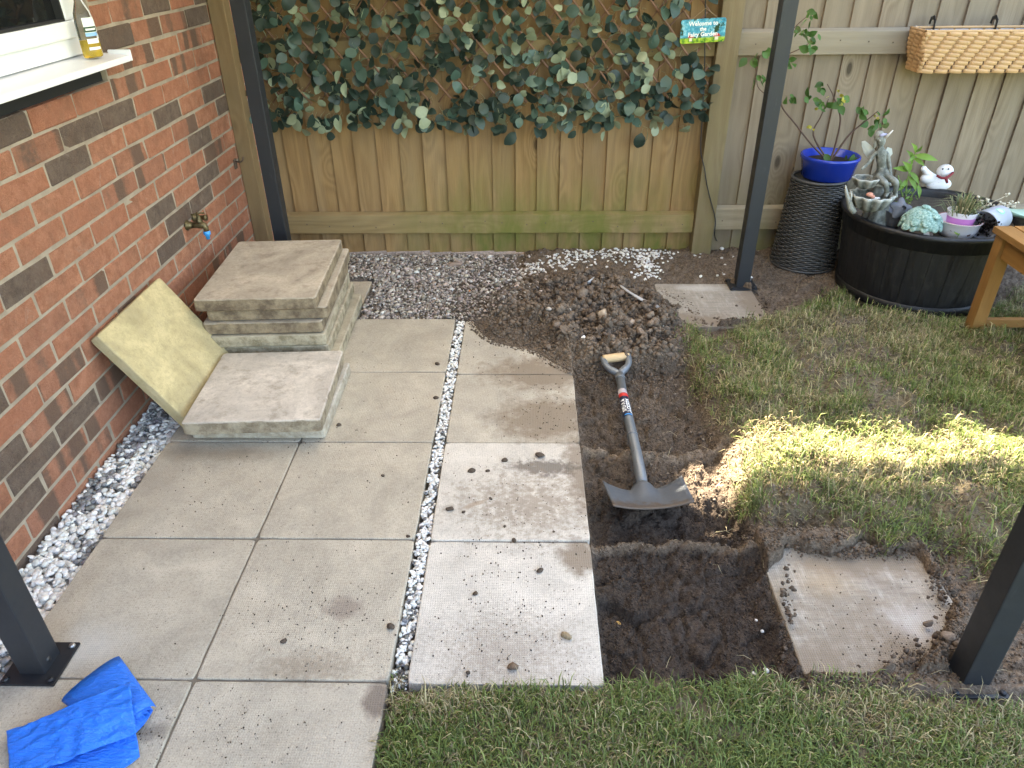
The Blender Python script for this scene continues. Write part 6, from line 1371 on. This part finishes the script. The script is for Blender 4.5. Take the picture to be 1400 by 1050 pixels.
for a in (0.5, 2.4, 4.2): leaf_to(GL[1], Vector((0.002, -0.003, 0.028)), Vector((0.002+0.022*math.cos(a), -0.003+0.018*math.sin(a), 0.038)), spn, 0.065)
# ---- snow figure lying on the far rim
sn0 = Vector((3.165, 2.052, BH_+0.004)); sn = thing('snow_figure', 'white reclining snowman ornament with red scarf on the barrel rim', 'ornament', sn0)
M_white = NT('worn_white'); t = M_white; nz = t.noise(t.objco(), 70, 5, 0.7); M_white = t.fin(t.mix(t.maprange(nz, 0.64, 0.70), (0.76, 0.75, 0.73), (0.20, 0.16, 0.14)), 0.6, t.bump(nz, 0.3, 0.002), 0.3)
def snp(px, py, y=2.05): return at(px, py, y)-sn0
MB().sphere(snp(1283, 252), 0.045, 18, 12, (1.35, 0.62, 0.72)).sphere(snp(1270, 244), 0.034, 16, 10, (1.2, 0.7, 0.8)).tube([snp(1275, 243), snp(1268, 237), snp(1264, 232)], [0.018, 0.016, 0.013], 10).sphere(snp(1263, 231), 0.014, 10, 8).build('body', M_white, sn)
MB().sphere(snp(1292, 234), 0.034, 18, 12, (1.1, 0.9, 0.95)).build('head', M_white, sn)
MB().tube(smooth_path([snp(1281, 240, 2.02), snp(1288, 243.5, 2.0), snp(1296, 242, 2.0), snp(1303, 236, 2.02)], 4), 0.006, 8).tube([snp(1293, 242, 2.0), snp(1295, 250, 2.0)], [0.008, 0.006], 8).build('scarf', simple('dark_red', (0.20, 0.02, 0.025), 0.7), sn)
ey = MB()
for px in (1289, 1297): ey.sphere(snp(px, 231, 2.018), 0.0045, 8, 6)
ey.build('eyes', simple('coal', (0.03, 0.03, 0.035), 0.6), sn)
# ---- pale green leaf dish
gd0 = Vector((3.345, 1.57, BH_+0.004)); gdo = thing('leaf_dish', 'pale green leaf shaped dish resting on the barrel rim', 'dish', gd0)
mb = MB(); V = []; 
for j in range(5):
    for i in range(9):
        u = i/8; w_ = 0.055*math.sin(math.pi*(0.05+0.9*u))**0.7*(j-2)/2; V.append((-0.09+0.20*u, w_-0.005, 0.012+0.018*((j-2)/2)**2+0.02*(2*u-1)**2))
mb.add(V, [(j*9+i, j*9+i+1, (j+1)*9+i+1, (j+1)*9+i) for j in range(4) for i in range(8)], True); o = mb.build('dish', simple('celadon', (0.33, 0.48, 0.38), 0.35), gdo); s_ = o.modifiers.new('s', 'SOLIDIFY'); s_.thickness = 0.006

# ---------------------------------------------------------------- wooden bench at the right
bn = thing('wooden_bench', 'varnished brown wooden bench standing on the turf beside the barrel', 'bench', (3.0, 1.2, 0.02))
M_bench = mat_wood('bench_wood', (0.33, 0.175, 0.058), (0.23, 0.112, 0.035), 0.0, axis='Y', knots=0.2, rough=0.45)
M_benchz = mat_wood('bench_leg_wood', (0.33, 0.175, 0.058), (0.23, 0.112, 0.035), 0.0, axis='Z', knots=0.2, rough=0.45)
M_benchx = mat_wood('bench_rail_wood', (0.33, 0.175, 0.058), (0.23, 0.112, 0.035), 0.0, axis='X', knots=0.2, rough=0.45)
BWX, BLY, SH = 0.46, 1.15, 0.452
for (x_, y_) in ((0.048, 0.0), (0.048, -BLY+0.06), (BWX-0.03, 0.0), (BWX-0.03, -BLY+0.06)): MB().box((x_, y_, (SH-0.03)/2-0.01), (0.052, 0.052, SH-0.03+0.02)).build('leg', M_benchz, bn, 0.003)
for x_ in (0.048, BWX-0.03): MB().box((x_, (-BLY+0.06)/2, SH-0.075), (0.024, BLY-0.115, 0.07)).build('apron', M_bench, bn, 0.002)
for y_ in (0.0, -BLY+0.06): MB().box((0.048+(BWX-0.078)/2, y_, SH-0.075), (BWX-0.078-0.054, 0.024, 0.07)).build('apron', M_benchx, bn, 0.002)
MB().box((0.048+(BWX-0.078)/2, 0.0, 0.055), (BWX-0.078-0.054, 0.024, 0.036)).build('stretcher', M_benchx, bn, 0.002)
nsl = 6
for k in range(nsl):
    w_ = (BWX+0.01)/nsl; MB().box((0.008+w_*(k+0.5), (-BLY+0.06)/2, SH-0.014), (w_-0.008, BLY+0.02, 0.026)).build('slat', M_bench, bn, 0.003)
